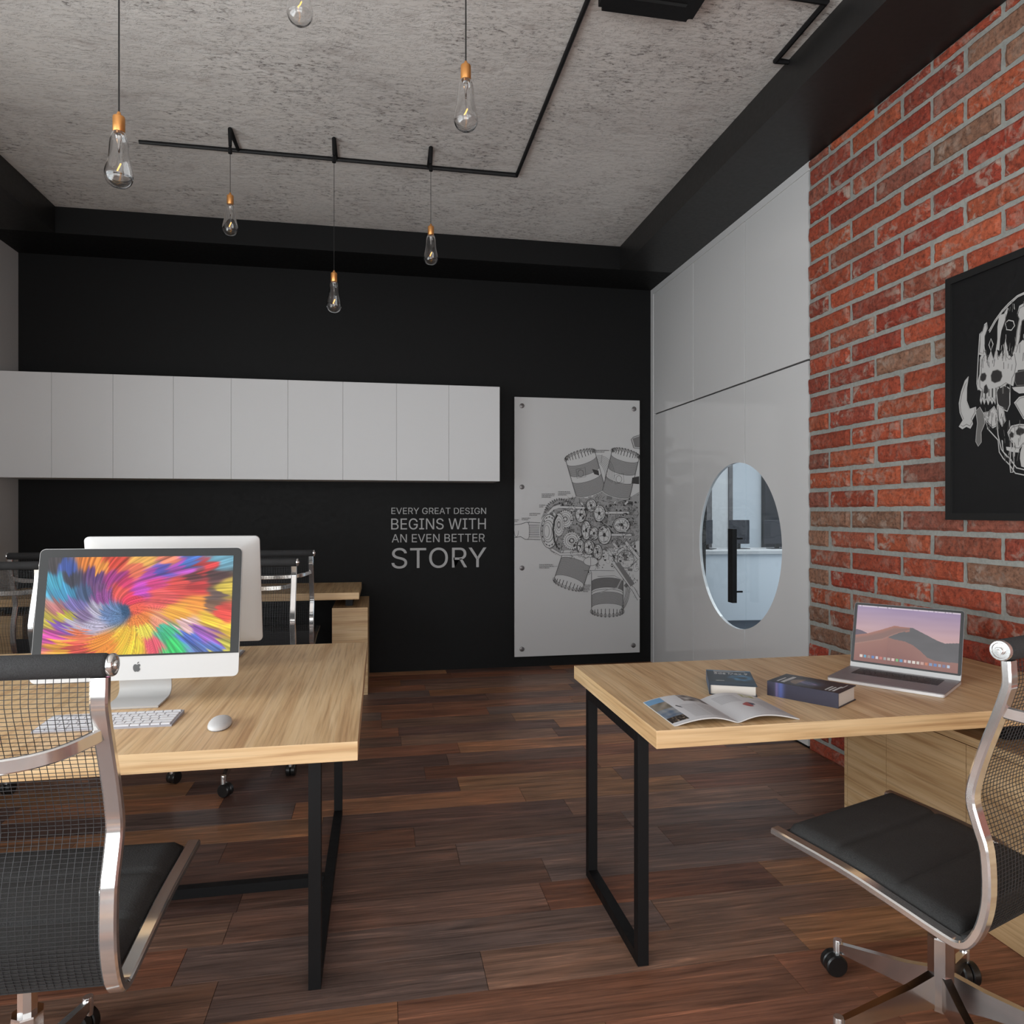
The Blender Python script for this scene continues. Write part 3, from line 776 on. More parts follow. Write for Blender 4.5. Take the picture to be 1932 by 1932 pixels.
# ---------------------------------------------------------------- framed poster on the bricks
ART = {
'ring_o':[(2.392,2.307),(2.432,2.296),(2.472,2.277),(2.503,2.257),(2.538,2.225),(2.567,2.189)],
'ring':[(2.392,2.302),(2.43,2.291),(2.469,2.271),(2.502,2.251),(2.535,2.219),(2.564,2.182)],
'scythe':[(2.673,2.018),(2.69,2.002),(2.71,1.959),(2.723,1.909),(2.718,1.868),(2.701,1.831),(2.723,1.806),(2.705,1.795),(2.683,1.803),(2.662,1.792),(2.65,1.81),(2.655,1.825),(2.633,1.856),(2.633,1.879),(2.666,1.875),(2.683,1.914),(2.682,1.971)],
'spike1':[(2.577,2.229),(2.59,2.223),(2.6,2.197),(2.613,2.189),(2.613,2.144),(2.617,2.101),(2.594,2.09),(2.587,2.138),(2.587,2.172),(2.573,2.201)],
'spike2':[(2.478,2.262),(2.493,2.241),(2.516,2.241),(2.525,2.195),(2.525,2.146),(2.531,2.104),(2.516,2.095),(2.512,2.143),(2.506,2.174),(2.493,2.203),(2.472,2.256)],
'spike3':[(2.392,2.275),(2.423,2.253),(2.432,2.224),(2.423,2.205),(2.435,2.156),(2.441,2.105),(2.453,2.065),(2.441,2.057),(2.423,2.111),(2.411,2.192),(2.392,2.213)],
'skull':[(2.613,2.055),(2.611,2.088),(2.597,2.102),(2.587,2.108),(2.574,2.069),(2.557,2.104),(2.544,2.066),(2.531,2.115),(2.519,2.068),(2.506,2.087),(2.497,2.069),(2.487,2.137),(2.472,2.069),(2.459,2.056),(2.432,2.076),(2.423,2.027),(2.432,1.986),(2.444,1.968),(2.45,1.937),(2.478,1.952),(2.503,1.941),(2.522,1.939),(2.531,1.918),(2.535,1.875),(2.544,1.893),(2.551,1.878),(2.561,1.898),(2.571,1.878),(2.58,1.904),(2.59,1.883),(2.6,1.907),(2.606,1.886),(2.613,1.904),(2.606,1.942),(2.622,1.956),(2.624,1.99),(2.615,2.016)],
'eye1':[(2.611,2.004),(2.604,2.017),(2.587,2.017),(2.579,2.004),(2.584,1.988),(2.597,1.982),(2.609,1.99)],
'eye2':[(2.557,2.0),(2.548,2.017),(2.525,2.018),(2.506,2.006),(2.502,1.986),(2.512,1.969),(2.538,1.966),(2.554,1.977)],
'nose':[(2.594,1.934),(2.59,1.961),(2.58,1.968),(2.571,1.947),(2.571,1.933),(2.582,1.928)],
'brow':[(2.426,2.101),(2.408,2.113),(2.392,2.119),(2.392,1.989),(2.435,1.998),(2.447,2.053)],
'eyeB':[(2.444,1.957),(2.441,1.988),(2.423,1.991),(2.392,1.988),(2.392,1.924),(2.435,1.937)],
'cheek':[(2.456,1.933),(2.435,1.932),(2.392,1.919),(2.392,1.896),(2.423,1.903),(2.447,1.92)],
'beak':[(2.447,1.87),(2.423,1.89),(2.392,1.893),(2.392,1.771),(2.405,1.799)],
'feath1':[(2.594,1.851),(2.567,1.852),(2.541,1.871),(2.522,1.835),(2.525,1.787),(2.548,1.778),(2.58,1.81)],
'feath2':[(2.525,1.874),(2.497,1.859),(2.484,1.803),(2.503,1.779),(2.519,1.808)],
'jaw':[(2.531,1.937),(2.49,1.947),(2.466,1.929),(2.466,1.865),(2.478,1.84),(2.509,1.855),(2.525,1.879)],
'cord':[(2.633,1.862),(2.624,1.81),(2.629,1.777),(2.633,1.732),(2.621,1.711),(2.606,1.727),(2.607,1.769),(2.588,1.805),(2.594,1.845),(2.613,1.876)],
'sk2':[(2.478,1.754),(2.459,1.779),(2.423,1.782),(2.392,1.766),(2.392,1.714),(2.405,1.699),(2.423,1.68),(2.441,1.682),(2.447,1.703),(2.466,1.721)],
'e21':[(2.469,1.743),(2.459,1.755),(2.448,1.746),(2.45,1.73),(2.462,1.729)],
'e22':[(2.438,1.755),(2.423,1.768),(2.401,1.759),(2.4,1.743),(2.42,1.735),(2.435,1.742)],
'teeth':[(2.484,1.696),(2.447,1.69),(2.423,1.68),(2.423,1.667),(2.453,1.672),(2.481,1.682)],
'pend2':[(2.459,1.731),(2.45,1.73),(2.447,1.618),(2.452,1.59),(2.462,1.59),(2.466,1.62)],
'disc':[(2.392,1.708),(2.408,1.697),(2.418,1.669),(2.42,1.643),(2.414,1.611),(2.392,1.584)],
'arc1':[(2.587,1.827),(2.574,1.781),(2.522,1.727),(2.516,1.677),(2.497,1.649),(2.466,1.62),(2.441,1.586),(2.392,1.56)],
'arc2':[(2.503,1.725),(2.497,1.676),(2.466,1.646),(2.435,1.607),(2.392,1.579)],
'outl':[(2.613,2.189),(2.621,2.09),(2.628,1.979),(2.621,1.95)],
'moon':[(2.487,2.201),(2.472,2.209),(2.45,2.199),(2.444,2.179),(2.459,2.165),(2.481,2.173)],
'dia':[(2.557,2.154),(2.546,2.129),(2.557,2.104),(2.567,2.131)],
'stem1':[(2.587,2.108),(2.594,2.14)],
'tube':[(2.525,1.874),(2.528,1.809),(2.522,1.748),(2.506,1.687),(2.478,1.653)],
}
for _k in ART: ART[_k] = [((2.334 if p[0] < 2.395 else p[0]), p[1]) for p in ART[_k]]
PC, PW, PH, PB = 2.334, 0.457, 1.080, 1.395   # centre y, half width, height, bottom z
ps = thing('framed_poster', 'black framed poster of ornate pale skulls hanging on the brick wall', 'poster', (2.538, PC, PB))
m = MB(); F = .030
m.box(-.038, .0, -PW, PW, 0, F); m.box(-.038, .0, -PW, PW, PH - F, PH); m.box(-.038, .0, -PW, -PW + F, F, PH - F); m.box(-.038, .0, PW - F, PW, F, PH - F)
obj('frame', m, 'poster_frame', ps)
m = MB(); m.box(-.028, -.002, -PW + F, PW - F, F, PH - F); obj('sheet', m, 'poster_black', ps)
def poster_art():
    MI = 0
    for side in (1, -1):
        K = Ink(lambda y, z, d, side=side: (-.028 - d, (y - PC) * side, z - PB))
        w = .0045
        shapes = dict(ART)
        if side == 1: K.d = .0004
        else: K.d = .0006
        # scaled bodies first, then darks, then lines
        for k in ('jaw',): K.fill(shapes[k], 2); K.line(shapes[k], w, 0, True)
        for k in ('scythe', 'spike1', 'spike2', 'spike3', 'skull', 'brow', 'cheek', 'beak', 'feath1', 'feath2', 'sk2', 'teeth', 'disc'):
            K.fill(shapes[k], 0)
        for k in ('scythe', 'spike1', 'spike3', 'skull', 'beak', 'feath1', 'feath2', 'sk2', 'cord', 'pend2'):
            P = shapes[k]; c = Vector((sum(p[0] for p in P) / len(P), sum(p[1] for p in P) / len(P)))
            K.line([tuple(c + (Vector(p) - c) * .88) for p in P], .003, 1, True)
        for k in ('eye1', 'eye2', 'nose', 'eyeB', 'e21', 'e22'): K.fill(shapes[k], 2); K.line(shapes[k], .003, 1, True)
        for k in ('cord', 'pend2', 'moon', 'dia', 'scythe'): K.line(shapes[k], w, 0, True)
        K.fill(shapes['cord'], 1)
        for k in ('ring_o', 'ring', 'arc1', 'arc2', 'outl', 'tube', 'stem1'): K.line(shapes[k], w, 0)
        # hatching on the crowns and feathers
        r = random.Random(9)
        for (y0, y1, z0, z1) in ((2.615, 2.45, 2.03, 2.10), (2.58, 2.49, 1.77, 1.85), (2.50, 2.40, 2.0, 2.25), (2.50, 2.42, 1.62, 1.78)):
            for _ in range(34):
                y = r.uniform(y1, y0); z = r.uniform(z0, z1); l_ = r.uniform(.012, .04); s_ = r.uniform(-.25, .25)
                K.line([(y, z), (y + s_ * l_, z + l_)], .0022, r.choice((0, 1, 1, 2)))
        for q in range(9):
            K.line([(2.6 - q * .017, 1.945), (2.6 - q * .017, 1.915 - .008 * (q % 2))], .006, 2 if q % 2 else 1)
        # ring closing over the crown towards the middle
        K.line([(2.392 - .02 * i, 2.322 + .0075 * i - .0006 * i * i) for i in range(4)], w, 0)
        obj('print', K.mb, ['poster_light', 'poster_mid', 'poster_dark'], ps, fix=False)
poster_art()

# ================================================================== ceiling: conduits, box, pendant bulbs
CZ = ZC - .012
def conduit(name_label, pts, branches=()):
    t = thing('ceiling_conduit', name_label, 'conduit', (pts[0][0], pts[0][1], CZ))
    o = Vector((pts[0][0], pts[0][1], CZ))
    m = MB(); m.tube([Vector((x, y, CZ)) - o for x, y in pts], .0115, 8); obj('pipe', m, 'black_metal', t, smooth=50)
    for x, y0, y1 in branches:
        m = MB(); m.tube([Vector((x, y0, CZ)) - o, Vector((x, y1, CZ)) - o, Vector((x, y1, CZ - .10)) - o], .010, 8)
        obj('branch_pipe', m, 'black_metal', t, smooth=50)
        m = MB(); m.lathe([(.012, 0), (.012, .03), (.006, .045)], (x - o.x, y1 - o.y, -.145), 12); 
        for i, v in enumerate(m.v): pass
        obj('cable_gland', m, 'black_metal', t, smooth=40)
    return t
PXS = (-.889, -.280, .317)
conduit('black conduit with three short drops carrying the rear row of hanging bulbs', [(-1.478, 4.785), (.921, 4.785), (.921, 1.6)], [(x, 4.785, 4.53) for x in PXS])
conduit('black conduit looping from the dark beam to the black ceiling box', [(2.06, 3.33), (1.990, 3.33), (1.985, 2.905), (1.41, 2.905)])
t = thing('ceiling_box', 'black rounded box fixed under the concrete ceiling near the beam', 'ceiling unit', (1.185, 2.72, ZC))
m = MB(); bm = bmesh.new(); bmesh.ops.create_cube(bm, size=1)
for v in bm.verts: v.co = Vector((v.co.x * .45, v.co.y * .72, v.co.z * .06 - .03))
bmesh.ops.bevel(bm, geom=[e for e in bm.edges if abs((e.verts[0].co - e.verts[1].co).z) > .04], offset=.022, segments=5, affect='EDGES')
m.from_bm(bm); bm.free(); obj('housing', m, 'black_metal', t, smooth=35)
m = MB()
for i in range(12): m.box(-.16, .16, -.28 + i * .048, -.262 + i * .048, -.063, -.0601)
obj('grille', m, 'rubber', t)

def pendant(x, y, zb, ztop, label, thick):
    """zb = bottom of the bulb, ztop = where the cable starts"""
    t = thing('pendant_bulb', label, 'pendant light', (x, y, zb), 0, 'hanging bulbs')
    m = MB(); m.tube([(0, 0, .250), (0, 0, ztop - zb)], thick, 6); obj('cable', m, 'rubber', t)
    m = MB(); m.lathe([(0.003, .262), (.006, .258), (.008, .250), (.0185, .244), (.0195, .240), (.0195, .192), (.018, .189), (0, .189)], n=20)
    obj('socket', m, 'copper', t, smooth=40)
    prof = [(0, 0), (.012, .001), (.025, .005), (.0355, .013), (.0425, .025), (.0455, .040), (.0450, .055), (.0415, .072), (.0370, .090), (.0335, .110), (.0315, .132), (.0300, .155), (.0270, .174), (.0215, .186), (.0180, .192)]
    pr = [(max(0, a_), b_) for a_, b_ in catmull(prof, 3)]
    inner = [(max(0, r_ - .0032), z_ + (.0035 if z_ < .03 else 0)) for r_, z_ in reversed(pr)]
    m = MB(); m.lathe(pr + inner, n=36); obj('bulb', m, 'bulb_glass', t, smooth=60)
    m = MB(); m.lathe([(0.0, .118), (.003, .120), (.004, .15), (.008, .165), (.010, .184)], n=12); obj('stem', m, 'bulb_glass', t, smooth=60)
    m = MB(); m.tube([(-.006, .0, .056), (.006, 0, .082)], .0022, 6); m.tube([(.002, .004, .082), (0, .002, .118)], .0006, 5, 1)
    obj('filament', m, ['filament', 'stud'], t)
    return t
pendant(PXS[0], 2.67, 2.554, ZC, 'large hanging clear bulb with copper socket, leftmost and nearest to the camera', .0028)
pendant(PXS[1], 2.62, 3.160, ZC, 'hanging clear bulb cut off by the top edge of the photo', .0028)
pendant(PXS[2], 2.66, 2.863, ZC, 'hanging clear bulb with copper socket seen fully against the concrete, right of centre', .0028)
pendant(PXS[0], 4.53, 3.095, CZ - .14, 'small hanging bulb on the left drop of the black conduit', .0015)
pendant(PXS[1], 4.53, 2.664, CZ - .14, 'lowest hanging bulb, on the middle drop, in front of the black wall', .0015)
pendant(PXS[2], 4.53, 2.996, CZ - .14, 'small hanging bulb on the right drop of the black conduit', .0015)

# ================================================================== desks
WD = (1, 1, 1)
def slab(mb, x0, x1, y0, y1, z0, z1):
    # materials: 0 grain along x, 1 grain along y
    mb.bbox(x0, x1, y0, y1, z0, z1, 0, (1, 0, 1), .0015)
def leg_frame(t, x0, x1, y0, y1, top, tw=.036):
    for (a, b, c, d) in ((y0, y0 + tw, 0, top), (y1 - tw, y1, 0, top)):
        m = MB(); m.box(x0, x1, a, b, c, d, bev=.001); obj('leg', m, 'black_metal', t)
    m = MB(); m.box(x0, x1, y0 + tw, y1 - tw, 0, tw, bev=.001); obj('bottom_rail', m, 'black_metal', t)
    m = MB(); m.box(x0, x1, y0 + tw, y1 - tw, top - tw, top, bev=.001); obj('top_rail', m, 'black_metal', t)
TZ, TT = .79, .0535
# left desk (two places facing each other)
ax0, ax1, ay0, ay1 = -2.80, -.061, 2.030, 3.568
cx, cy = (ax0 + ax1) / 2, (ay0 + ay1) / 2
t = thing('desk', 'long oak-topped desk with black metal frame legs at left, computers standing on it', 'desk', (cx, cy, 0))
m = MB(); slab(m, ax0 - cx, ax1 - cx, ay0 - cy, ay1 - cy, TZ - TT, TZ); obj('tabletop', m, ['wood_x', 'wood_y'], t)
leg_frame(t, -.211 - cx, -.174 - cx, 2.20 - cy, 3.45 - cy, TZ - TT)
leg_frame(t, -2.69 - cx, -2.653 - cx, 2.20 - cy, 3.45 - cy, TZ - TT)
m = MB(); m.box(-2.653 - cx, -.211 - cx, 2.80 - cy, 2.836 - cy, .002, .038); obj('stretcher', m, 'black_metal', t)
# right desk with wall-side cabinet
bx0, bx1, by0, by1 = .795, 2.528, 1.968, 2.868
cx, cy = (bx0 + bx1) / 2, (by0 + by1) / 2
t = thing('desk', 'oak-topped desk at right against the brick wall, raised over a low oak cabinet', 'desk', (cx, cy, 0))
m = MB(); slab(m, bx0 - cx, bx1 - cx, by0 - cy, by1 - cy, TZ - TT, TZ); obj('tabletop', m, ['wood_x', 'wood_y'], t)
leg_frame(t, .797 - cx, .833 - cx, 2.126 - cy, 2.700 - cy, TZ - TT)
def low_cabinet(t, x0, x1, y0, y1, top, seams, cx, cy, facex=True):
    m = MB(); m.box(x0 - cx + .018, x1 - cx, y0 - cy + .001, y1 - cy - .018, 0.0, top - .032, 0, (1, 0, 1)); obj('cabinet_body', m, ['wood_px', 'wood_py'], t)
    m = MB(); m.box(x0 - cx, x1 - cx, y0 - cy, y1 - cy, top - .030, top, 0, (1, 0, 1)); obj('cabinet_top', m, ['wood_px', 'wood_py'], t)
    m = MB(); m.box(x0 - cx, x1 - cx, y1 - cy - .018, y1 - cy, 0.0, top - .032, 0, (1, 0, 1)); obj('end_panel', m, ['wood_px', 'wood_py'], t)
    for a, b in zip(seams, seams[1:]):
        m = MB(); m.box(x0 - cx, x0 - cx + .017, a - cy + .0015, b - cy - .0015, 0.002, top - .033, 0, (1, 0, 1)); obj('cabinet_door', m, ['wood_px', 'wood_py'], t)
low_cabinet(t, 2.030, 2.525, .95, 2.84, .643, [.951, 1.35, 1.76, 2.172, 2.574, 2.820], cx, cy)
for y in (2.10, 2.66):
    m = MB(); m.box(2.12 - cx, 2.46 - cx, y - cy, y + .05 - cy, .643, TZ - TT); obj('spacer', m, 'black_metal', t)
# far desk by the black wall
cx, cy = -1.5, 6.02
t = thing('desk', 'far oak desk along the black wall, its top raised over an oak pedestal', 'desk', (cx, cy, 0))
m = MB(); slab(m, -2.86 - cx, -.159 - cx, 5.604 - cy, 6.436 - cy, .81 - TT, .81); obj('tabletop', m, ['wood_x', 'wood_y'], t)
m = MB(); m.bbox(-.366 - cx, -.094 - cx, 5.675 - cy, 6.440 - cy, 0, .684, 0, (1, 0, 1), .0015); obj('pedestal', m, ['wood_px', 'wood_py'], t)
m = MB(); m.box(-.270 - cx, -.214 - cx, 5.80 - cy, 6.36 - cy, .684, .81 - TT); obj('spacer', m, 'black_metal', t)
m = MB(); m.bbox(-2.80 - cx, -2.53 - cx, 5.675 - cy, 6.440 - cy, 0, .684, 0, (1, 0, 1), .0015); obj('pedestal', m, ['wood_px', 'wood_py'], t)
m = MB(); m.box(-2.70 - cx, -2.64 - cx, 5.80 - cy, 6.36 - cy, .684, .81 - TT); obj('spacer', m, 'black_metal', t)

# ================================================================== office chairs
BACK = [(.04, .443), (.002, .443), (-.023, .464), (-.045, .515), (-.056, .584), (-.052, .676), (-.036, .729), (-.022, .782), (-.029, .833), (-.051, .91), (-.077, .987), (-.092, 1.036), (-.097, 1.06), (-.095, 1.108)]
YO = -.20
HW = .272
def make_chair():
    t = thing('office_chair', '', 'chair', (0, 0, 0), 0, 'mesh office chairs')
    path = [(.526 + YO, .50), (.305 + YO, .484), (.161 + YO, .463)] + [(s + YO, z) for s, z in BACK]
    fp = catmull(path, 3)
    for sx in (-1, 1):
        m = MB(); m.band(fp, sx * HW, .034, .020, .004); obj('side_frame', m, 'chrome', t, smooth=25)
    # headroll
    m = MB(); L = .288
    m.lathe([(0, -L), (.016, -L), (.021, -L + .003), (.0235, -L + .010), (.0235, L - .010), (.021, L - .003), (.016, L), (0, L)], (0, YO - .090, 1.131), 24, 0, 'x')
    hr = obj('head_roll', m, 'roll_fabric', t, smooth=40)
    for sx in (-1, 1):
        m = MB(); m.lathe([(.0215, 0), (.0225, .003), (.0225, .008), (.0205, .011), (.017, .011), (.016, .009), (.0095, .009), (.009, .014), (.0075, .016), (.003, .016), (.0025, .013), (0, .013)], (0, 0, 0), 24, 0, 'x')
        for i, v in enumerate(m.v): m.v[i] = (sx * (L - .001 + v[0]), v[1] + YO - .090, v[2] + 1.131)
        obj('end_cap', m, 'chrome', hr, smooth=35)
    # woven back: wires follow the frame curve
    bp = catmull([(s + YO, z) for s, z in BACK[2:]], 4)
    m = MB(); wx = HW - .012
    # arc-length resample
    D = [0.0]
    for a, b in zip(bp, bp[1:]): D.append(D[-1] + math.dist(a, b))
    def at(d):
        for i in range(len(D) - 1):
            if d <= D[i + 1]:
                k = (d - D[i]) / (D[i + 1] - D[i]); return tuple(p + (q - p) * k for p, q in zip(bp[i], bp[i + 1]))
        return bp[-1]
    rr = .00075
    nh = int(D[-1] / .0092); r = random.Random(2)
    for i in range(nh + 1):
        d0 = D[-1] * i / nh
        pts = []
        for k in range(7):
            x = -wx + 2 * wx * k / 6; y, z = at(min(D[-1], max(0, d0 + r.uniform(-.0009, .0009)))); pts.append((x, y, z))
        m.tube(pts, rr, 4, cap=False)
    nv = 36
    for i in range(nv + 1):
        x = -wx + 2 * wx * i / nv
        pts = [(x + r.uniform(-.0007, .0007), *at(D[-1] * k / 26)) for k in range(27)]
        m.tube(pts, rr, 4, cap=False)
    obj('back_mesh', m, 'wire', t, fix=False)
    m = MB(); m.band([(.01 + YO, .452), (-.022 + YO, .468), (-.040 + YO, .515), (-.046 + YO, .56)], 0, 2 * wx, .006, .001); obj('lower_back_panel', m, 'seat_fabric', t, smooth=40)
    # curved grip bar behind the back
    pts = catmull([(-HW, YO - .082, .995), (-HW + .012, YO - .098, .990), (-.215, YO - .150, .978), (-.14, YO - .178, .970), (0, YO - .188, .967), (.14, YO - .178, .970), (.215, YO - .150, .978), (HW - .012, YO - .098, .990), (HW, YO - .082, .995)], 4)
    m = MB(); vs = []; fs = []
    for i, p in enumerate(pts):
        a = Vector(pts[max(0, i - 1)]); b = Vector(pts[min(len(pts) - 1, i + 1)]); tt = (b - a); n = Vector((-tt.y, tt.x, 0)).normalized()
        for dn, dz in ((-.006, -.011), (-.003, -.014), (.003, -.014), (.006, -.011), (.006, .011), (.003, .014), (-.003, .014), (-.006, .011)): vs.append(Vector(p) + n * dn + Vector((0, 0, dz)))
    k = 8; fs = [(i * k + j, i * k + (j + 1) % k, (i + 1) * k + (j + 1) % k, (i + 1) * k + j) for i in range(len(pts) - 1) for j in range(k)]
    fs += [tuple(range(k)), tuple((len(pts) - 1) * k + j for j in range(k))]
    m.add(vs, fs); obj('grip_bar', m, 'chrome', t, smooth=40)
    # padded seat with two cross seams, following the rails
    rail = catmull([(.526, .50), (.305, .484), (.161, .463), (.04, .446)], 6)
    def railz(s):
        for (s1, z1), (s0, z0) in zip(rail, rail[1:]):
            if s0 <= s <= s1: return z0 + (z1 - z0) * (s - s0) / (s1 - s0)
        return rail[0][1] if s > .5 else rail[-1][1]
    nx, ny = 24, 44; sw = HW - .022; s0, s1 = .012, .505
    vs = []; top = []; 
    for j in range(ny + 1):
        s = s0 + (s1 - s0) * j / ny
        for i in range(nx + 1):
            x = -sw + 2 * sw * i / nx
            ex = min(i, nx - i) / nx * 2 * sw; ey = min(j, ny - j) / ny * (s1 - s0); e = min(ex, ey)
            h = .026 * (1 - math.exp(-e / .009)) 
            seam = min(abs(s - (s0 + (s1 - s0) * f)) for f in (.34, .68))
            h -= .0075 * math.exp(-(seam / .010) ** 2) * min(1, e / .02)
            vs.append((x, s + YO, railz(s) + .004 + h))
    n1 = len(vs)
    for j in range(ny + 1):
        s = s0 + (s1 - s0) * j / ny
        for i in range(nx + 1): vs.append((-sw + 2 * sw * i / nx, s + YO, railz(s) - .006))
    q = lambda i, j, o=0: o + j * (nx + 1) + i
    fs = [(q(i, j), q(i + 1, j), q(i + 1, j + 1), q(i, j + 1)) for i in range(nx) for j in range(ny)] + [(q(i, j, n1), q(i, j + 1, n1), q(i + 1, j + 1, n1), q(i + 1, j, n1)) for i in range(nx) for j in range(ny)]
    for i in range(nx): fs += [(q(i, 0), q(i, 0, n1), q(i + 1, 0, n1), q(i + 1, 0)), (q(i, ny), q(i + 1, ny), q(i + 1, ny, n1), q(i, ny, n1))]
    for j in range(ny): fs += [(q(0, j), q(0, j + 1), q(0, j + 1, n1), q(0, j, n1)), (q(nx, j), q(nx, j, n1), q(nx, j + 1, n1), q(nx, j + 1))]
    m = MB(); m.add(vs, fs); obj('seat', m, 'seat_fabric', t, smooth=50)
    m = MB(); m.box(-HW, HW, -.03, .03, .459, .467); m.box(-.06, .06, -.08, .05, .410, .460, bev=.004); obj('seat_support', m, 'chrome', t, smooth=30)
    m = MB(); m.lathe([(.021, .25), (.021, .41)], n=8); obj('gas_cylinder', m, 'chrome_base', t)
    m = MB(); m.lathe([(0, .085), (.033, .085), (.034, .10), (.034, .278), (.033, .282), (.022, .282)], n=8); obj('column', m, 'chrome_base', t)
    for i in range(5):
        a = pi / 2 + 2 * pi * i / 5; rl = .315
        m = MB(); vs = []
        for (r_, zt, zb, w) in ((.020, .185, .092, .012), (.10, .155, .092, .011), (rl - .012, .098, .070, .009)):
            for sx, z in ((-w, zb), (w, zb), (w, zt), (-w, zt)): vs.append((r_ * cos(a) - sx * sin(a), r_ * sin(a) + sx * cos(a), z))
        m.add(vs, [(0, 1, 2, 3), (0, 4, 5, 1), (1, 5, 6, 2), (2, 6, 7, 3), (3, 7, 4, 0), (4, 8, 9, 5), (5, 9, 10, 6), (6, 10, 11, 7), (7, 11, 8, 4), (8, 11, 10, 9)])
        lg = obj('base_leg', m, 'chrome_base', t)
        m = MB(); cx_, cy_ = rl * cos(a), rl * sin(a)
        m.lathe([(0, .104), (.0125, .104), (.0135, .101), (.0135, .055), (0, .055)], (cx_, cy_, 0), 14, 0)
        ca = a + 1.1 + .7 * i; dx, dy = cos(ca), sin(ca)
        # twin wheels: short wide drum with a rounded hood
        for sd in (-1, 1):
            w0, w1 = .0012, .025
            for (ra, u0, u1) in ((.033, w0, w1), ):
                vv = []; n = 22
                prof = [(0, u0), (ra - .003, u0), (ra, u0 + .003), (ra, u1 - .004), (ra - .004, u1), (0, u1)]
                for r_, u in prof:
                    for k in range(n):
                        b = 2 * pi * k / n
                        vv.append((cx_ + dx * .012 + dx * r_ * cos(b) - dy * u * sd, cy_ + dy * .012 + dy * r_ * cos(b) + dx * u * sd, .033 + r_ * sin(b)))
                m.add(vv, [(i2 * n + k, i2 * n + (k + 1) % n, (i2 + 1) * n + (k + 1) % n, (i2 + 1) * n + k) for i2 in range(len(prof) - 1) for k in range(n)], 1)
        obj('caster', m, ['chrome', 'rubber'], lg, smooth=35)
    return t
chair = make_chair()
cw = chair
cw.location = (-.797, 1.812, 0); cw.rotation_euler = (0, 0, radians(-2))
cw['label'] = 'mesh office chair nearest the camera at left, back to the camera, before the lit screen'
dup(chair, (1.500, 1.688, 0), radians(19.2), 'mesh office chair at the right desk, seen from the side, cut by the right edge')
dup(chair, (-.775, 4.10, 0), radians(180), 'mesh office chair facing the camera across the desk, behind the white computer back')
dup(chair, (-2.155, 4.10, 0), radians(180), 'mesh office chair facing the camera at the left edge of the photo, across the desk')
dup(chair, (-.765, 5.64, 0), radians(0), 'farthest mesh office chair on the right, back to the camera at the far desk')
dup(chair, (-2.185, 5.64, 0), radians(0), 'farthest mesh office chair on the left, back to the camera at the far desk')

# ================================================================== painted surfaces
def painted(name, nx, ny, pos, col, mat, parent, back=None, smooth=0):
    """grid surface; pos(u,v)->3D with v from the top; col(u,v)->sRGB 0-255 tuple"""
    vs = []; cc = []
    for j in range(ny + 1):
        for i in range(nx + 1):
            u, v = i / nx, j / ny; vs.append(pos(u, v)); c = col(u, v); cc.append((lin(max(0, min(255, c[0]))), lin(max(0, min(255, c[1]))), lin(max(0, min(255, c[2]))), 1))
    m = MB(); m.add(vs, [(j * (nx + 1) + i, (j + 1) * (nx + 1) + i, (j + 1) * (nx + 1) + i + 1, j * (nx + 1) + i + 1) for j in range(ny) for i in range(nx)])
    return obj(name, m, mat, parent, fix=False, cols={'Col': cc}, smooth=smooth)
def mixc(a, b, k): return tuple(x + (y - x) * k for x, y in zip(a, b))

KEYS = [(.03, .05, 66, 60, 62), (.1, .1, 70, 95, 175), (.2, .05, 225, 130, 60), (.35, .05, 205, 75, 62), (.28, .08, 235, 150, 70), (.5, .05, 240, 180, 90), (.62, .04, 235, 130, 100), (.75, .05, 75, 115, 195), (.95, .03, 100, 150, 170), (.25, .2, 95, 65, 115), (.12, .22, 70, 70, 85), (.05, .25, 70, 165, 195), (.1, .35, 70, 150, 190), (.2, .36, 75, 95, 130), (.25, .3, 110, 75, 120), (.35, .22, 160, 60, 130), (.4, .27, 200, 60, 105), (.45, .15, 235, 120, 90), (.55, .2, 175, 70, 175), (.6, .14, 95, 85, 185), (.7, .12, 180, 80, 190), (.85, .14, 200, 60, 62), (.9, .22, 90, 60, 62), (.78, .22, 120, 60, 65), (.7, .3, 220, 75, 72), (.8, .32, 205, 60, 62), (.95, .35, 205, 180, 70), (.9, .42, 100, 80, 75), (.5, .34, 190, 70, 180), (.56, .28, 200, 60, 120), (.3, .4, 140, 75, 140), (.38, .36, 215, 85, 80), (.45, .45, 225, 60, 90), (.6, .42, 232, 90, 90), (.15, .5, 120, 110, 170), (.03, .62, 190, 170, 65), (.12, .61, 205, 192, 70), (.07, .55, 190, 120, 120), (.2, .6, 130, 110, 150), (.27, .55, 175, 170, 190), (.32, .56, 105, 130, 175), (.38, .58, 95, 125, 165), (.42, .56, 45, 78, 112), (.25, .72, 178, 172, 195), (.15, .68, 180, 172, 190), (.1, .7, 130, 85, 175), (.05, .8, 195, 75, 155), (.2, .79, 230, 120, 85), (.1, .9, 232, 160, 60), (.18, .93, 215, 85, 75), (.3, .88, 242, 145, 60), (.45, .82, 245, 190, 60), (.5, .65, 235, 130, 60), (.5, .92, 240, 205, 60), (.53, .75, 235, 215, 80), (.6, .7, 240, 150, 120), (.57, .9, 235, 90, 110), (.65, .8, 60, 180, 125), (.7, .93, 60, 205, 110), (.62, .75, 70, 182, 150), (.76, .84, 80, 110, 200), (.88, .92, 90, 120, 190), (.82, .78, 150, 90, 180), (.9, .87, 160, 90, 180), (.75, .72, 235, 190, 190), (.7, .6, 246, 170, 60), (.85, .67, 242, 195, 60), (.95, .6, 212, 70, 62), (.95, .78, 242, 200, 60), (.8, .5, 240, 150, 60), (.9, .52, 130, 95, 75), (.97, .96, 200, 190, 80), (.47, .54, 226, 90, 70)]
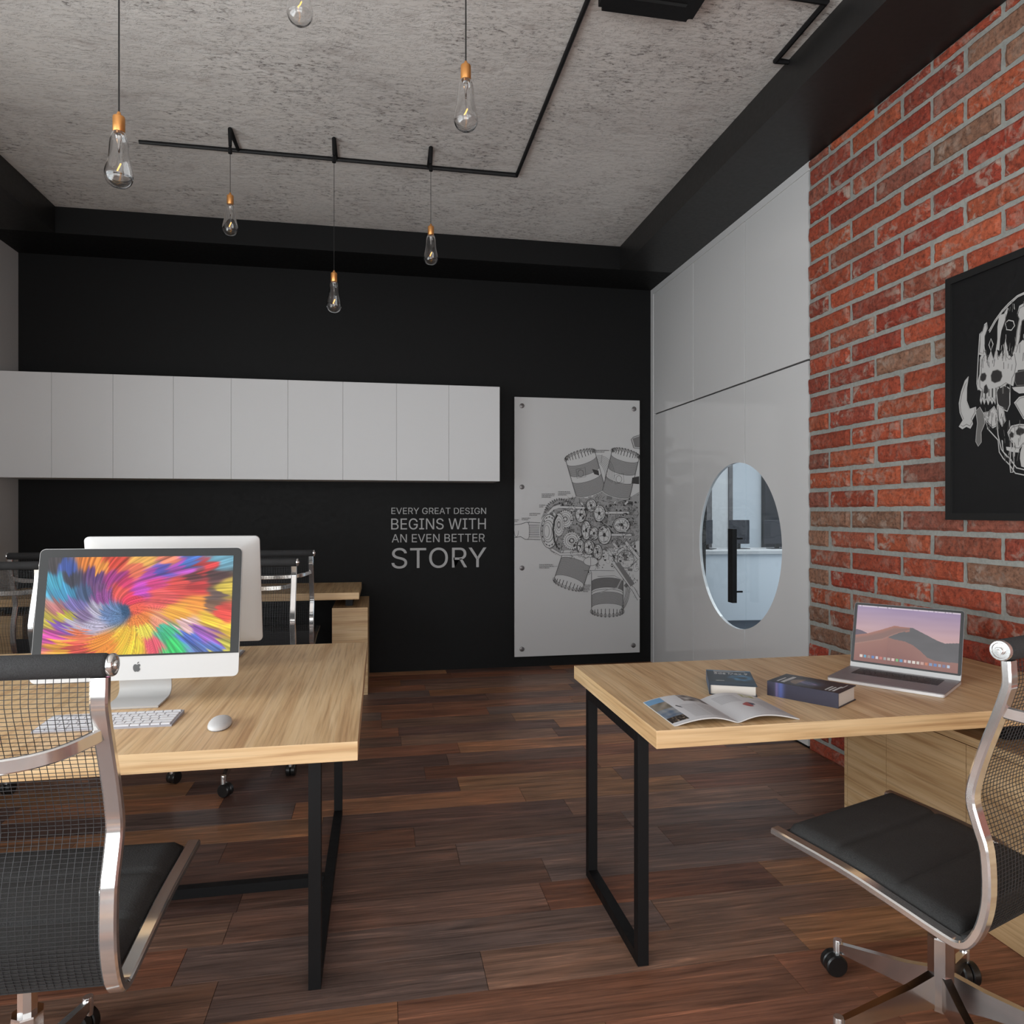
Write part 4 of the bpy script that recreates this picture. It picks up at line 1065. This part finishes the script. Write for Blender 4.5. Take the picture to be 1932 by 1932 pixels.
def swirl(u, v):
    cx, cy = .44, .56; x, y = (u - cx) * 1.78, v - cy
    r = math.hypot(x, y) + 1e-4; th = math.atan2(y, x)
    def PH(x, y):
        r = math.hypot(x, y) + 1e-4; th = math.atan2(y, x); lf = (1 - x / r) / 2
        return th + .9 * math.exp(-r * 3.0) + 1.9 * lf * math.exp(-r * 1.1)
    ph = PH(x, y); e_ = .004
    gx = sin(PH(x + e_, y) - ph); gy = sin(PH(x, y + e_) - ph)
    pn_ = lambda F, k, o: noise.noise(Vector((cos(ph) * F, sin(ph) * F, r * k + o)))
    n = pn_(13, 1.0, 1) + .6 * pn_(34, 1.6, 4)
    dx, dy = -gy, gx; h_ = math.hypot(dx, dy) + 1e-9; dx /= h_; dy /= h_
    k = (.02 + .11 * min(r, .8)) * min(1, r / .15)
    sx, sy = u + dx * n * k / 1.78 * 1.4, v + dy * n * k
    W_ = 0; C = [0, 0, 0]
    for (a, b, r_, g_, b_) in KEYS:
        d = ((sx - a) * 1.5) ** 2 + (sy - b) ** 2; w = 1 / (d + .0004) ** 3.2
        W_ += w; C[0] += r_ * w; C[1] += g_ * w; C[2] += b_ * w
    f = 1 + .36 * pn_(30, 2.2, 3) + .30 * pn_(70, 3, 6)
    return tuple(c / W_ * f for c in C)

def computer(label, x, y, rz, dz=0.0):
    """all-in-one desktop computer: origin on the desk under the display's lower edge, screen facing -y"""
    t = thing('desktop_computer', label, 'computer', (x, y, TZ), rz, 'white desktop computers')
    H, Wd, th = .441, .322, radians(10.5); zb = .082 + dz
    P = lambda a, d, s: (a, s * sin(th) + d * cos(th), zb + s * cos(th) - d * sin(th))   # a across, d depth (+ back), s up the display
    bm = bmesh.new(); n = 8
    def rr(w, h, r, k=5):
        out = []
        for (qx, qy, a0) in ((w - r, h - r, 0), (-w + r, h - r, 90), (-w + r, r, 180), (w - r, r, 270)):
            for i in range(k + 1): a = radians(a0 + 90 * i / k); out.append((qx + r * cos(a), qy + r * sin(a)))
        return out
    rim = rr(Wd, H, .018)
    m = MB(); L = []
    for d, sc in ((.0, 1), (.008, 1), (.0105, .985), (.016, .90), (.023, .75), (.030, .55), (.035, .35), (.037, .15)):
        L.append([P(a * sc, d, H / 2 + (s - H / 2) * sc) for a, s in rim])
    N = len(rim); vs = [p for l_ in L for p in l_]
    m.add(vs, [tuple(range(N))] + [(i * N + j, i * N + (j + 1) % N, (i + 1) * N + (j + 1) % N, (i + 1) * N + j) for i in range(len(L) - 1) for j in range(N)] + [tuple((len(L) - 1) * N + j for j in range(N))])
    body = obj('housing', m, 'mouse_white', t, smooth=35)
    chin = .078
    # dark glass front above the chin
    g = [(a, s) for a, s in rr(Wd - .0015, H - .0015, .017) if s > chin] 
    g = [(Wd - .0015, chin)] + [q for q in g[:12]] + [(-Wd + .0015, chin)]
    m = MB(); m.prism(g, lambda a, s, d: P(a, d, s), -.0018, 0.0); obj('front_glass', m, 'bezel', t)
    return t, P, body
t, P, body = computer('white desktop computer facing the camera, screen lit with a colourful swirl', -.797, 2.552, 0)
sx0, sx1, sz0, sz1 = -.293, .293, .084, .412
painted('screen', 300, 170, lambda u, v: P(sx0 + (sx1 - sx0) * u, -.0024, sz1 + (sz0 - sz1) * v), swirl, 'screen', t)
# fruit emblem on the chin
def fruit():
    cxy = (.0, .039); S = .0125
    half = [(0, .78), (.22, .95), (.55, 1.0), (.85, .80), (1.0, .45), (1.02, .1), (.95, -.3), (.75, -.72), (.48, -.98), (.25, -1.0), (0, -.9)]
    pts = [(-x, y) for x, y in half[::-1]][0:] 
    Rt = []
    for x, y in half: Rt.append((x, y))
    bite = [(.93, .62), (.72, .45), (.66, .15), (.74, -.12), (.95, -.32)]
    right = [(0, .78), (.22, .95), (.55, 1.0), (.80, .86)] + bite + [(.75, -.72), (.48, -.98), (.25, -1.0), (0, -.9)]
    left = [(-x, y) for x, y in half[1:-1]][::-1]
    body_ = right + left
    leaf = [(.02, 1.12), (.10, 1.38), (.30, 1.58), (.46, 1.62), (.42, 1.38), (.26, 1.18)]
    m = MB()
    for pl in (body_, leaf): m.prism([(cxy[0] + a * S * .92, cxy[1] + b * S) for a, b in pl], lambda a, s, d: P(a, d, s), -.0012, 0)
    obj('emblem', m, 'logo_dark', t)
fruit()
def stand(t, sgn=1, zn=.16):
    # foot plate and curved neck behind the display
    m = MB(); w = .084
    path = catmull([(-.055, .004), (.03, .005), (.075, .008), (.098, .024), (.100, .05), (.090, .09), (.075, zn)], 4)
    m.band(path, 0, 2 * w, .0065, .001)
    obj('stand', m, 'mouse_white', t, smooth=40)
stand(t)
t2, P, body2 = computer('white desktop computer seen from behind, standing past the lit screen', -.797, 3.075, pi, .03)
stand(t2, zn=.19)
m = MB(); m.prism(ell(0, .25, .02, .022, n=18)[:-1], lambda a, s, d: P(a, d, s), .0375, .0388); 

def keyboard(label, x, y, rz):
    t = thing('computer_keyboard', label, 'keyboard', (x, y, TZ), rz, 'white keyboards')
    w, h = .19, .0715
    m = MB(); vs = [(-w, -h, 0), (w, -h, 0), (w, h, 0), (-w, h, 0), (-w, -h, .005), (w, -h, .005), (w, h, .011), (-w, h, .011)]
    m.add(vs, [(0, 1, 2, 3), (4, 5, 6, 7), (0, 1, 5, 4), (1, 2, 6, 5), (2, 3, 7, 6), (3, 0, 4, 7)])
    obj('base', m, 'key_gap', t)
    rows = [(14, 0.0), (14, .0), (13, .5), (12, .8), (11, 1.3), (9, 0)]
    for ri in range(6):
        ya = h - .005 - ri * .0226; yb = ya - .0192 if ri else ya - .014
        n = [14, 14, 14, 13, 12, 8][ri]
        ws = [1.0] * n
        if ri == 1: ws[-1] = 1.6
        if ri == 2: ws[0] = 1.6
        if ri == 3: ws[0] = 1.8; ws[-1] = 1.8
        if ri == 4: ws[0] = 2.3; ws[-1] = 2.3
        if ri == 5: ws[4 if n > 8 else 3] = 6.0
        tot = sum(ws); xx = -w + .005; W_ = 2 * w - .010
        for q in ws:
            kw = W_ * q / tot; z = .005 + .006 * ((ya + h) / (2 * h))
            m = MB(); m.box(xx + .0014, xx + kw - .0014, yb, ya, z - .002, z + .0035, bev=.0008); obj('key', m, 'key_white', t)
            xx += kw
    return t
kb = keyboard('white keyboard in front of the lit screen, partly behind the near chair', -.802, 2.345, 0)
dup(kb, (-.800, 3.366, 0 + TZ), pi, 'white keyboard on the far side of the desk, only a corner showing past the screen')
t = thing('computer_mouse', 'white rounded mouse on the left desk beside the keyboard', 'mouse', (-.472, 2.257, TZ), radians(3))
m = MB(); vs = []; nx, ny = 20, 26
for j in range(ny + 1):
    for i in range(nx + 1):
        a = 2 * pi * i / nx; k = j / ny; rr_ = sin(k * pi / 2)
        sx, sy = .033 * rr_ * cos(a), .066 * rr_ * sin(a)
        sx = math.copysign(abs(cos(a)) ** .8, cos(a)) * .033 * rr_
        vs.append((sx, sy, .003 + .021 * cos(k * pi / 2) ** .8))
fs = [(j * (nx + 1) + i, j * (nx + 1) + i + 1, (j + 1) * (nx + 1) + i + 1, (j + 1) * (nx + 1) + i) for j in range(ny) for i in range(nx)]
m.add(vs, fs); obj('shell', m, 'mouse_white', t, smooth=60)
m = MB(); m.prism(ell(0, 0, .031, .063, n=28)[:-1], lambda a, b, d: (a, b, d), 0, .004); obj('mouse_base', m, 'silver_grey', t)

# ================================================================== laptop
lt = thing('laptop', 'open silver laptop showing desert dunes, on the right desk by the brick wall', 'laptop', (1.899, 2.369, TZ), radians(-53.4))
LW, LD = .195, .138
def rrect(w, h, r, k=4):
    out = []
    for (qx, qy, a0) in ((w - r, h - r, 0), (-w + r, h - r, 90), (-w + r, -h + r, 180), (w - r, -h + r, 270)):
        for i in range(k + 1): a = radians(a0 + 90 * i / k); out.append((qx + r * cos(a), qy + r * sin(a)))
    return out
m = MB(); m.prism(rrect(LW, LD, .012), lambda a, b, d: (a, b, d), .002, .014); base = obj('base', m, 'silver_grey', lt)
m = MB(); m.prism(rrect(LW + .0003, LD + .0003, .012), lambda a, b, d: (a, b, d), .001, .0105); obj('base_rim', m, 'silver', lt)
m = MB(); m.box(-.065, .065, -.125, -.035, .0140, .0143); obj('trackpad', m, 'silver_grey', base)
KX = .148
for ri in range(6):
    y1 = .098 - ri * .0185; y0 = y1 - (.016 if ri else .010)
    n = [14, 14, 14, 13, 12, 9][ri]; ws = [1.0] * n
    if ri == 2: ws[0] = 1.4
    if ri == 3: ws[0] = ws[-1] = 1.6
    if ri == 4: ws[0] = ws[-1] = 2.0
    if ri == 5: ws[4] = 5.0
    tot = sum(ws); xx = -KX
    for q in ws:
        kw = 2 * KX * q / tot
        m = MB(); m.box(xx + .0009, xx + kw - .0009, y0, y1, .0138, .0152); obj('key', m, 'key_black', base)
        xx += kw
lth = radians(14); lz0 = .012
Q = lambda a, d, s: (a, LD - .010 + s * sin(lth) + d * cos(lth), lz0 + s * cos(lth) - d * sin(lth))
LH = .262
m = MB(); m.prism([(a, s + LH / 2) for a, s in rrect(LW, LH / 2, .010)], lambda a, s, d: Q(a, d, s), 0, .006); lid = obj('lid', m, 'silver_grey', lt)
m = MB(); m.prism([(a, s + LH / 2 + .0085) for a, s in rrect(LW - .001, LH / 2 - .0095, .009)], lambda a, s, d: Q(a, d, s), -.0012, 0); obj('screen_bezel', m, 'bezel', lid)
m = MB(); m.box(-LW, LW, 0, 1, 0, 1)
m = MB(); m.prism([(-LW + .001, .001), (LW - .001, .001), (LW - .001, .019), (-LW + .001, .019)], lambda a, s, d: Q(a, d, s), -.0018, 0); obj('hinge_strip', m, 'mouse_white', lid)
def lerp_poly(P, u):
    for (a, b), (c, d) in zip(P, P[1:]):
        if a <= u <= c: return b + (d - b) * (u - a) / (c - a)
    return P[-1][1]
RIDGE = [(0, .545), (.12, .50), (.25, .415), (.39, .315), (.47, .325), (.57, .325), (.68, .405), (.8, .495), (.87, .53), (.93, .515), (1, .50)]
MTN = [(0, .44), (.06, .455), (.13, .50), (1, .9)]
CREST = [(0, .71), (.15, .64), (.28, .58), (.36, .50), (.44, .43), (.53, .375), (.54, .37)]
LOWER = [(.33, .50), (.34, .535), (.40, .555), (.5, .57), (.58, .62), (.65, .70), (.72, .80), (.80, .84), (1, .83)]
def dunes(u, v):
    if v < .022: return (205, 190, 205) if noise.noise(Vector((u * 60, 1, 0))) < .25 else (150, 140, 155)
    r = lerp_poly(RIDGE, u)
    if v < r:
        if u < .14 and v > lerp_poly(MTN, u): return (92, 78, 92)
        c = mixc((150, 132, 165), (190, 152, 152), min(1, v / .5)); c = mixc(c, (186, 160, 160), max(0, 1 - abs(u - .1) * 4) * .4 * v); return tuple(x + 5 * noise.noise(Vector((u * 3, v * 14, 0))) for x in c)
    dark = (86, 82, 84); lit = (160, 104, 88); mid = (128, 94, 86); low = (132, 84, 76)
    if u > .33 and u < 1.01:
        top = lerp_poly(CREST, u) if u < .54 else r
        bot = lerp_poly(LOWER, u)
        if u >= .50 and v < top + .02 and u < .545: pass
        elif v > top and v < bot: return tuple(x * (1 + .06 * noise.noise(Vector((u * 6, v * 10, 2)))) for x in dark)
        if v >= bot: 
            k = min(1, (v - bot) / .35); return mixc(mixc((140, 96, 86), low, k), (120, 78, 72), max(0, k - .5))
        if u > .54: return dark
    cr = lerp_poly(CREST, min(u, .54))
    if v < cr:
        k = (v - r) / max(.01, cr - r); return mixc(mixc(lit, mid, min(1, k * 2.4)), (172, 122, 106), max(0, (k - .85) / .15) * .8)
    k = min(1, (v - cr) / .3); return mixc((146, 100, 88), low, k)
ICN = [(215, 200, 190), (90, 150, 180), (150, 130, 125), (90, 120, 170), (200, 190, 195), (190, 110, 100), (150, 150, 150), (180, 165, 155), (210, 180, 175), (110, 170, 110), (90, 140, 180), (205, 170, 165), (200, 195, 190), (215, 205, 195), (200, 190, 180), (190, 150, 140), (190, 115, 85), (120, 140, 175), (90, 120, 170), (150, 150, 165), (110, 110, 140), (170, 185, 205)]
def desk_img(u, v):
    if .875 < v < .935:
        k = (u - .055) / .88 * len(ICN); i = int(k)
        if 0 <= i < len(ICN) and .15 < k - i < .85 and .885 < v < .93: return ICN[i]
    return dunes(u, v)
painted('screen', 240, 150, lambda u, v: Q(-LW + .012 + (2 * LW - .024) * u, -.0017, LH - .010 - (LH - .036) * v), desk_img, 'screen', lid)

# ================================================================== books and magazine
def book(name, label, x, y, rz, w, h, th, cover, spine_side, coverfn, spinefn=None):
    """w along local x (spine to fore edge), h along local y"""
    t = thing(name, label, 'book', (x, y, TZ), rz)
    m = MB(); m.box(-w / 2 + .004, w / 2 - .005, -h / 2 + .004, h / 2 - .004, .003, th - .003); obj('page_block', m, 'paper', t)
    m = MB(); m.box(-w / 2, w / 2, -h / 2, h / 2, 0, .0028); m.box(-w / 2, w / 2, -h / 2, h / 2, th - .0028, th); m.box(-w / 2, -w / 2 + .0035, -h / 2, h / 2, .0028, th - .0028)
    c = obj('cover', m, cover, t)
    painted('cover_print', 90, 60, lambda u, v: (-w / 2 + .0004 + (w - .0008) * u, h / 2 - .0004 - (h - .0008) * v, th + .0004), coverfn, 'cover', t)
    if spinefn: painted('spine_print', 90, 8, lambda u, v: (-w / 2 - .0004, -h / 2 + h * u, th - .0006 - (th - .001) * v), spinefn, 'cover', t)
    return t
M['cover_navy'] = plain('navy_book_cloth', (0.018, 0.018, 0.032, 1), 0.35)
M['cover_blue'] = plain('dark_blue_book_cloth', (0.014, 0.024, 0.040, 1), 0.35)
def cover1(u, v):
    c = (24, 32, 42)
    if v < .06: c = (70, 130, 170)
    d = math.hypot((u - .72) * 1.0, (v - .50) * 1.2); n = noise.noise(Vector((u * 7, v * 9, 1)))
    k = max(0, 1 - abs(d - .16) * 6) * (.6 + .8 * n); c = mixc(c, (80, 150, 195), max(0, min(1, k)))
    if v > .82: c = mixc(c, (30, 60, 90), .6)
    return c
b1 = book('hardback_book', 'thick small hardback with dark blue cover and the title 3ds Max 9, beside the magazine', 1.255, 2.402, radians(-23.0), .160, .234, .037, 'cover_blue', 0, cover1, lambda u, v: mixc((50, 120, 165), (20, 50, 80), abs(noise.noise(Vector((u * 9, v * 3, 0)))) * 2))
mb = text_mb('3ds Max 9', .120, .030, lambda a, b, d: (-.055 + a, .048 + b, .0375 + d), .0004); obj('title', mb, 'mouse_white', b1)
m = MB(); m.box(-.055, .06, .097, .104, .0375, .0379); m.box(-.055, -.025, -.058, -.053, .0375, .0379); m.box(-.055, .01, .084, .087, .0375, .0379); obj('cover_lines', m, 'letters', b1)
def cover2(u, v):
    c = (28, 28, 40); x, y = (u - .5) * 1.0, (v - .50) * 1.55
    x, y = v - .48, u - .42
    d = math.hypot(x * 1.0, y * .75); c = mixc(c, (70, 110, 150), max(0, 1 - d / .30) * .9); r_ = math.hypot(x * .9, y * 1.4 + x * .5)
    c = mixc(c, (165, 140, 185), max(0, 1 - abs(r_ - .10) / .05) * .9)
    if d < .24 and x < -.10: c = mixc(c, (210, 160, 110), .5)
    return c
def spine2(u, v):
    k = math.exp(-((u - .80) / .05) ** 2); c = mixc((44, 42, 58), (80, 95, 160), k * .8)
    return mixc(c, (120, 105, 150), math.exp(-((u - .86) / .02) ** 2) * .7)
b2 = book('hardback_book', 'thick navy hardback with a glowing galaxy on the cover, beside the laptop', 1.462, 2.225, radians(35), .152, .242, .050, 'cover_navy', 0, cover2, spine2)
b2.rotation_euler = (0, 0, radians(34))
m = MB(); r = random.Random(4)
for (x0, y0, w_, n, hh) in ((-.052, .098, .060, 1, .006), (-.054, .082, .095, 1, .013), (-.05, .074, .03, 1, .003), (-.060, -.070, .060, 1, .006), (-.060, -.082, .055, 1, .006), (-.060, -.094, .075, 1, .007), (.0, -.102, .05, 1, .003)):
    xx = x0
    while xx < x0 + w_:
        l_ = r.uniform(.004, .009); m.box(xx, xx + l_, y0 - hh, y0, .0505, .0509); xx += l_ + .0012
obj('cover_lines', m, 'mouse_white', b2)

mg = thing('open_magazine', 'open white magazine lying near the left edge of the right desk', 'magazine', (1.069, 2.128, TZ), radians(-.5))
def pz(x):   # page height over the desk across the spread
    k = abs(x) / .203; return .003 + .019 * (sin(min(1, k / .42) * pi / 2) if k < .42 else max(0.0, cos((k - .42) / .58 * pi / 2)) ** .9) if k <= 1 else .003
def pcol(side):
    def f(u, v):     # u outward from outer-left to right in page coordinates 0..1, v from the top
        c = (206, 205, 207)
        n = noise.noise(Vector((u * 9, v * 9, side * 3))); n2 = noise.noise(Vector((u * 30, v * 30, 7)))
        if side < 0:
            if u < .27 and .02 < v < .93:
                if v < .2: c = (110, 150, 185)
                elif v < .45: c = mixc((105, 100, 88), (150, 140, 128), .5 + n)
                elif v < .75: c = mixc((90, 105, 125), (150, 150, 150), .5 + n * 1.2)
                else: c = mixc((40, 32, 28), (185, 165, 140), max(0, n2 * 1.6))
            elif .55 < u < .97 and v < .28: c = mixc((70, 55, 50), (190, 185, 180), .5 + n * 1.3)
            elif .38 < u < .94 and .42 < v < .92 and abs(u - .66) > .015: c = (158, 157, 160) if int(v * 60) % 2 else (204, 203, 205)
            elif .33 < u < .40 and .40 < v < .55 and abs((u - .33) / .07 - (v - .40) / .15) < .25: c = (70, 70, 75)
        else:
            if .12 < u < .48 and .10 < v < .42: c = (156, 155, 160) if int(v * 60) % 2 else (203, 202, 204)
            elif .42 < u < .86 and .05 < v < .22: c = mixc((150, 150, 80), (205, 203, 190), min(1, abs(n) * 3)) if u > .62 else c
            elif .35 < u < .62 and .46 < v < .70:
                k = math.hypot((u - .49) / .12, (v - .58) / .11) + n * .8
                if k < .8: c = (60, 55, 80) if u > .52 else (165, 70, 65)
            elif .66 < u < .95 and .32 < v < .80: c = (158, 157, 162) if int(v * 60) % 2 else (204, 203, 205)
        return c
    return f
for side in (-1, 1):
    def pos(u, v, side=side):
        x = (-.203 + .203 * u) if side < 0 else .203 * u
        return (x, .132 - .264 * v, pz(x))
    painted('page', 90, 90, pos, pcol(side), 'print', mg, smooth=60)
m = MB(); n = 40; vs = []
for i in range(n + 1):
    x = -.204 + .408 * i / n; z = pz(x)
    for (yy, zz) in ((-.1325, max(0.0004, z - .0045)), (.1325, max(.0004, z - .0045)), (.1325, z - .0004), (-.1325, z - .0004)): vs.append((x, yy, zz))
m.add(vs, [(i * 4 + j, i * 4 + (j + 1) % 4, i * 4 + 4 + (j + 1) % 4, i * 4 + 4 + j) for i in range(n) for j in range(4)] + [(0, 1, 2, 3), (n * 4, n * 4 + 1, n * 4 + 2, n * 4 + 3)])
obj('page_stack', m, 'mouse_white', mg)
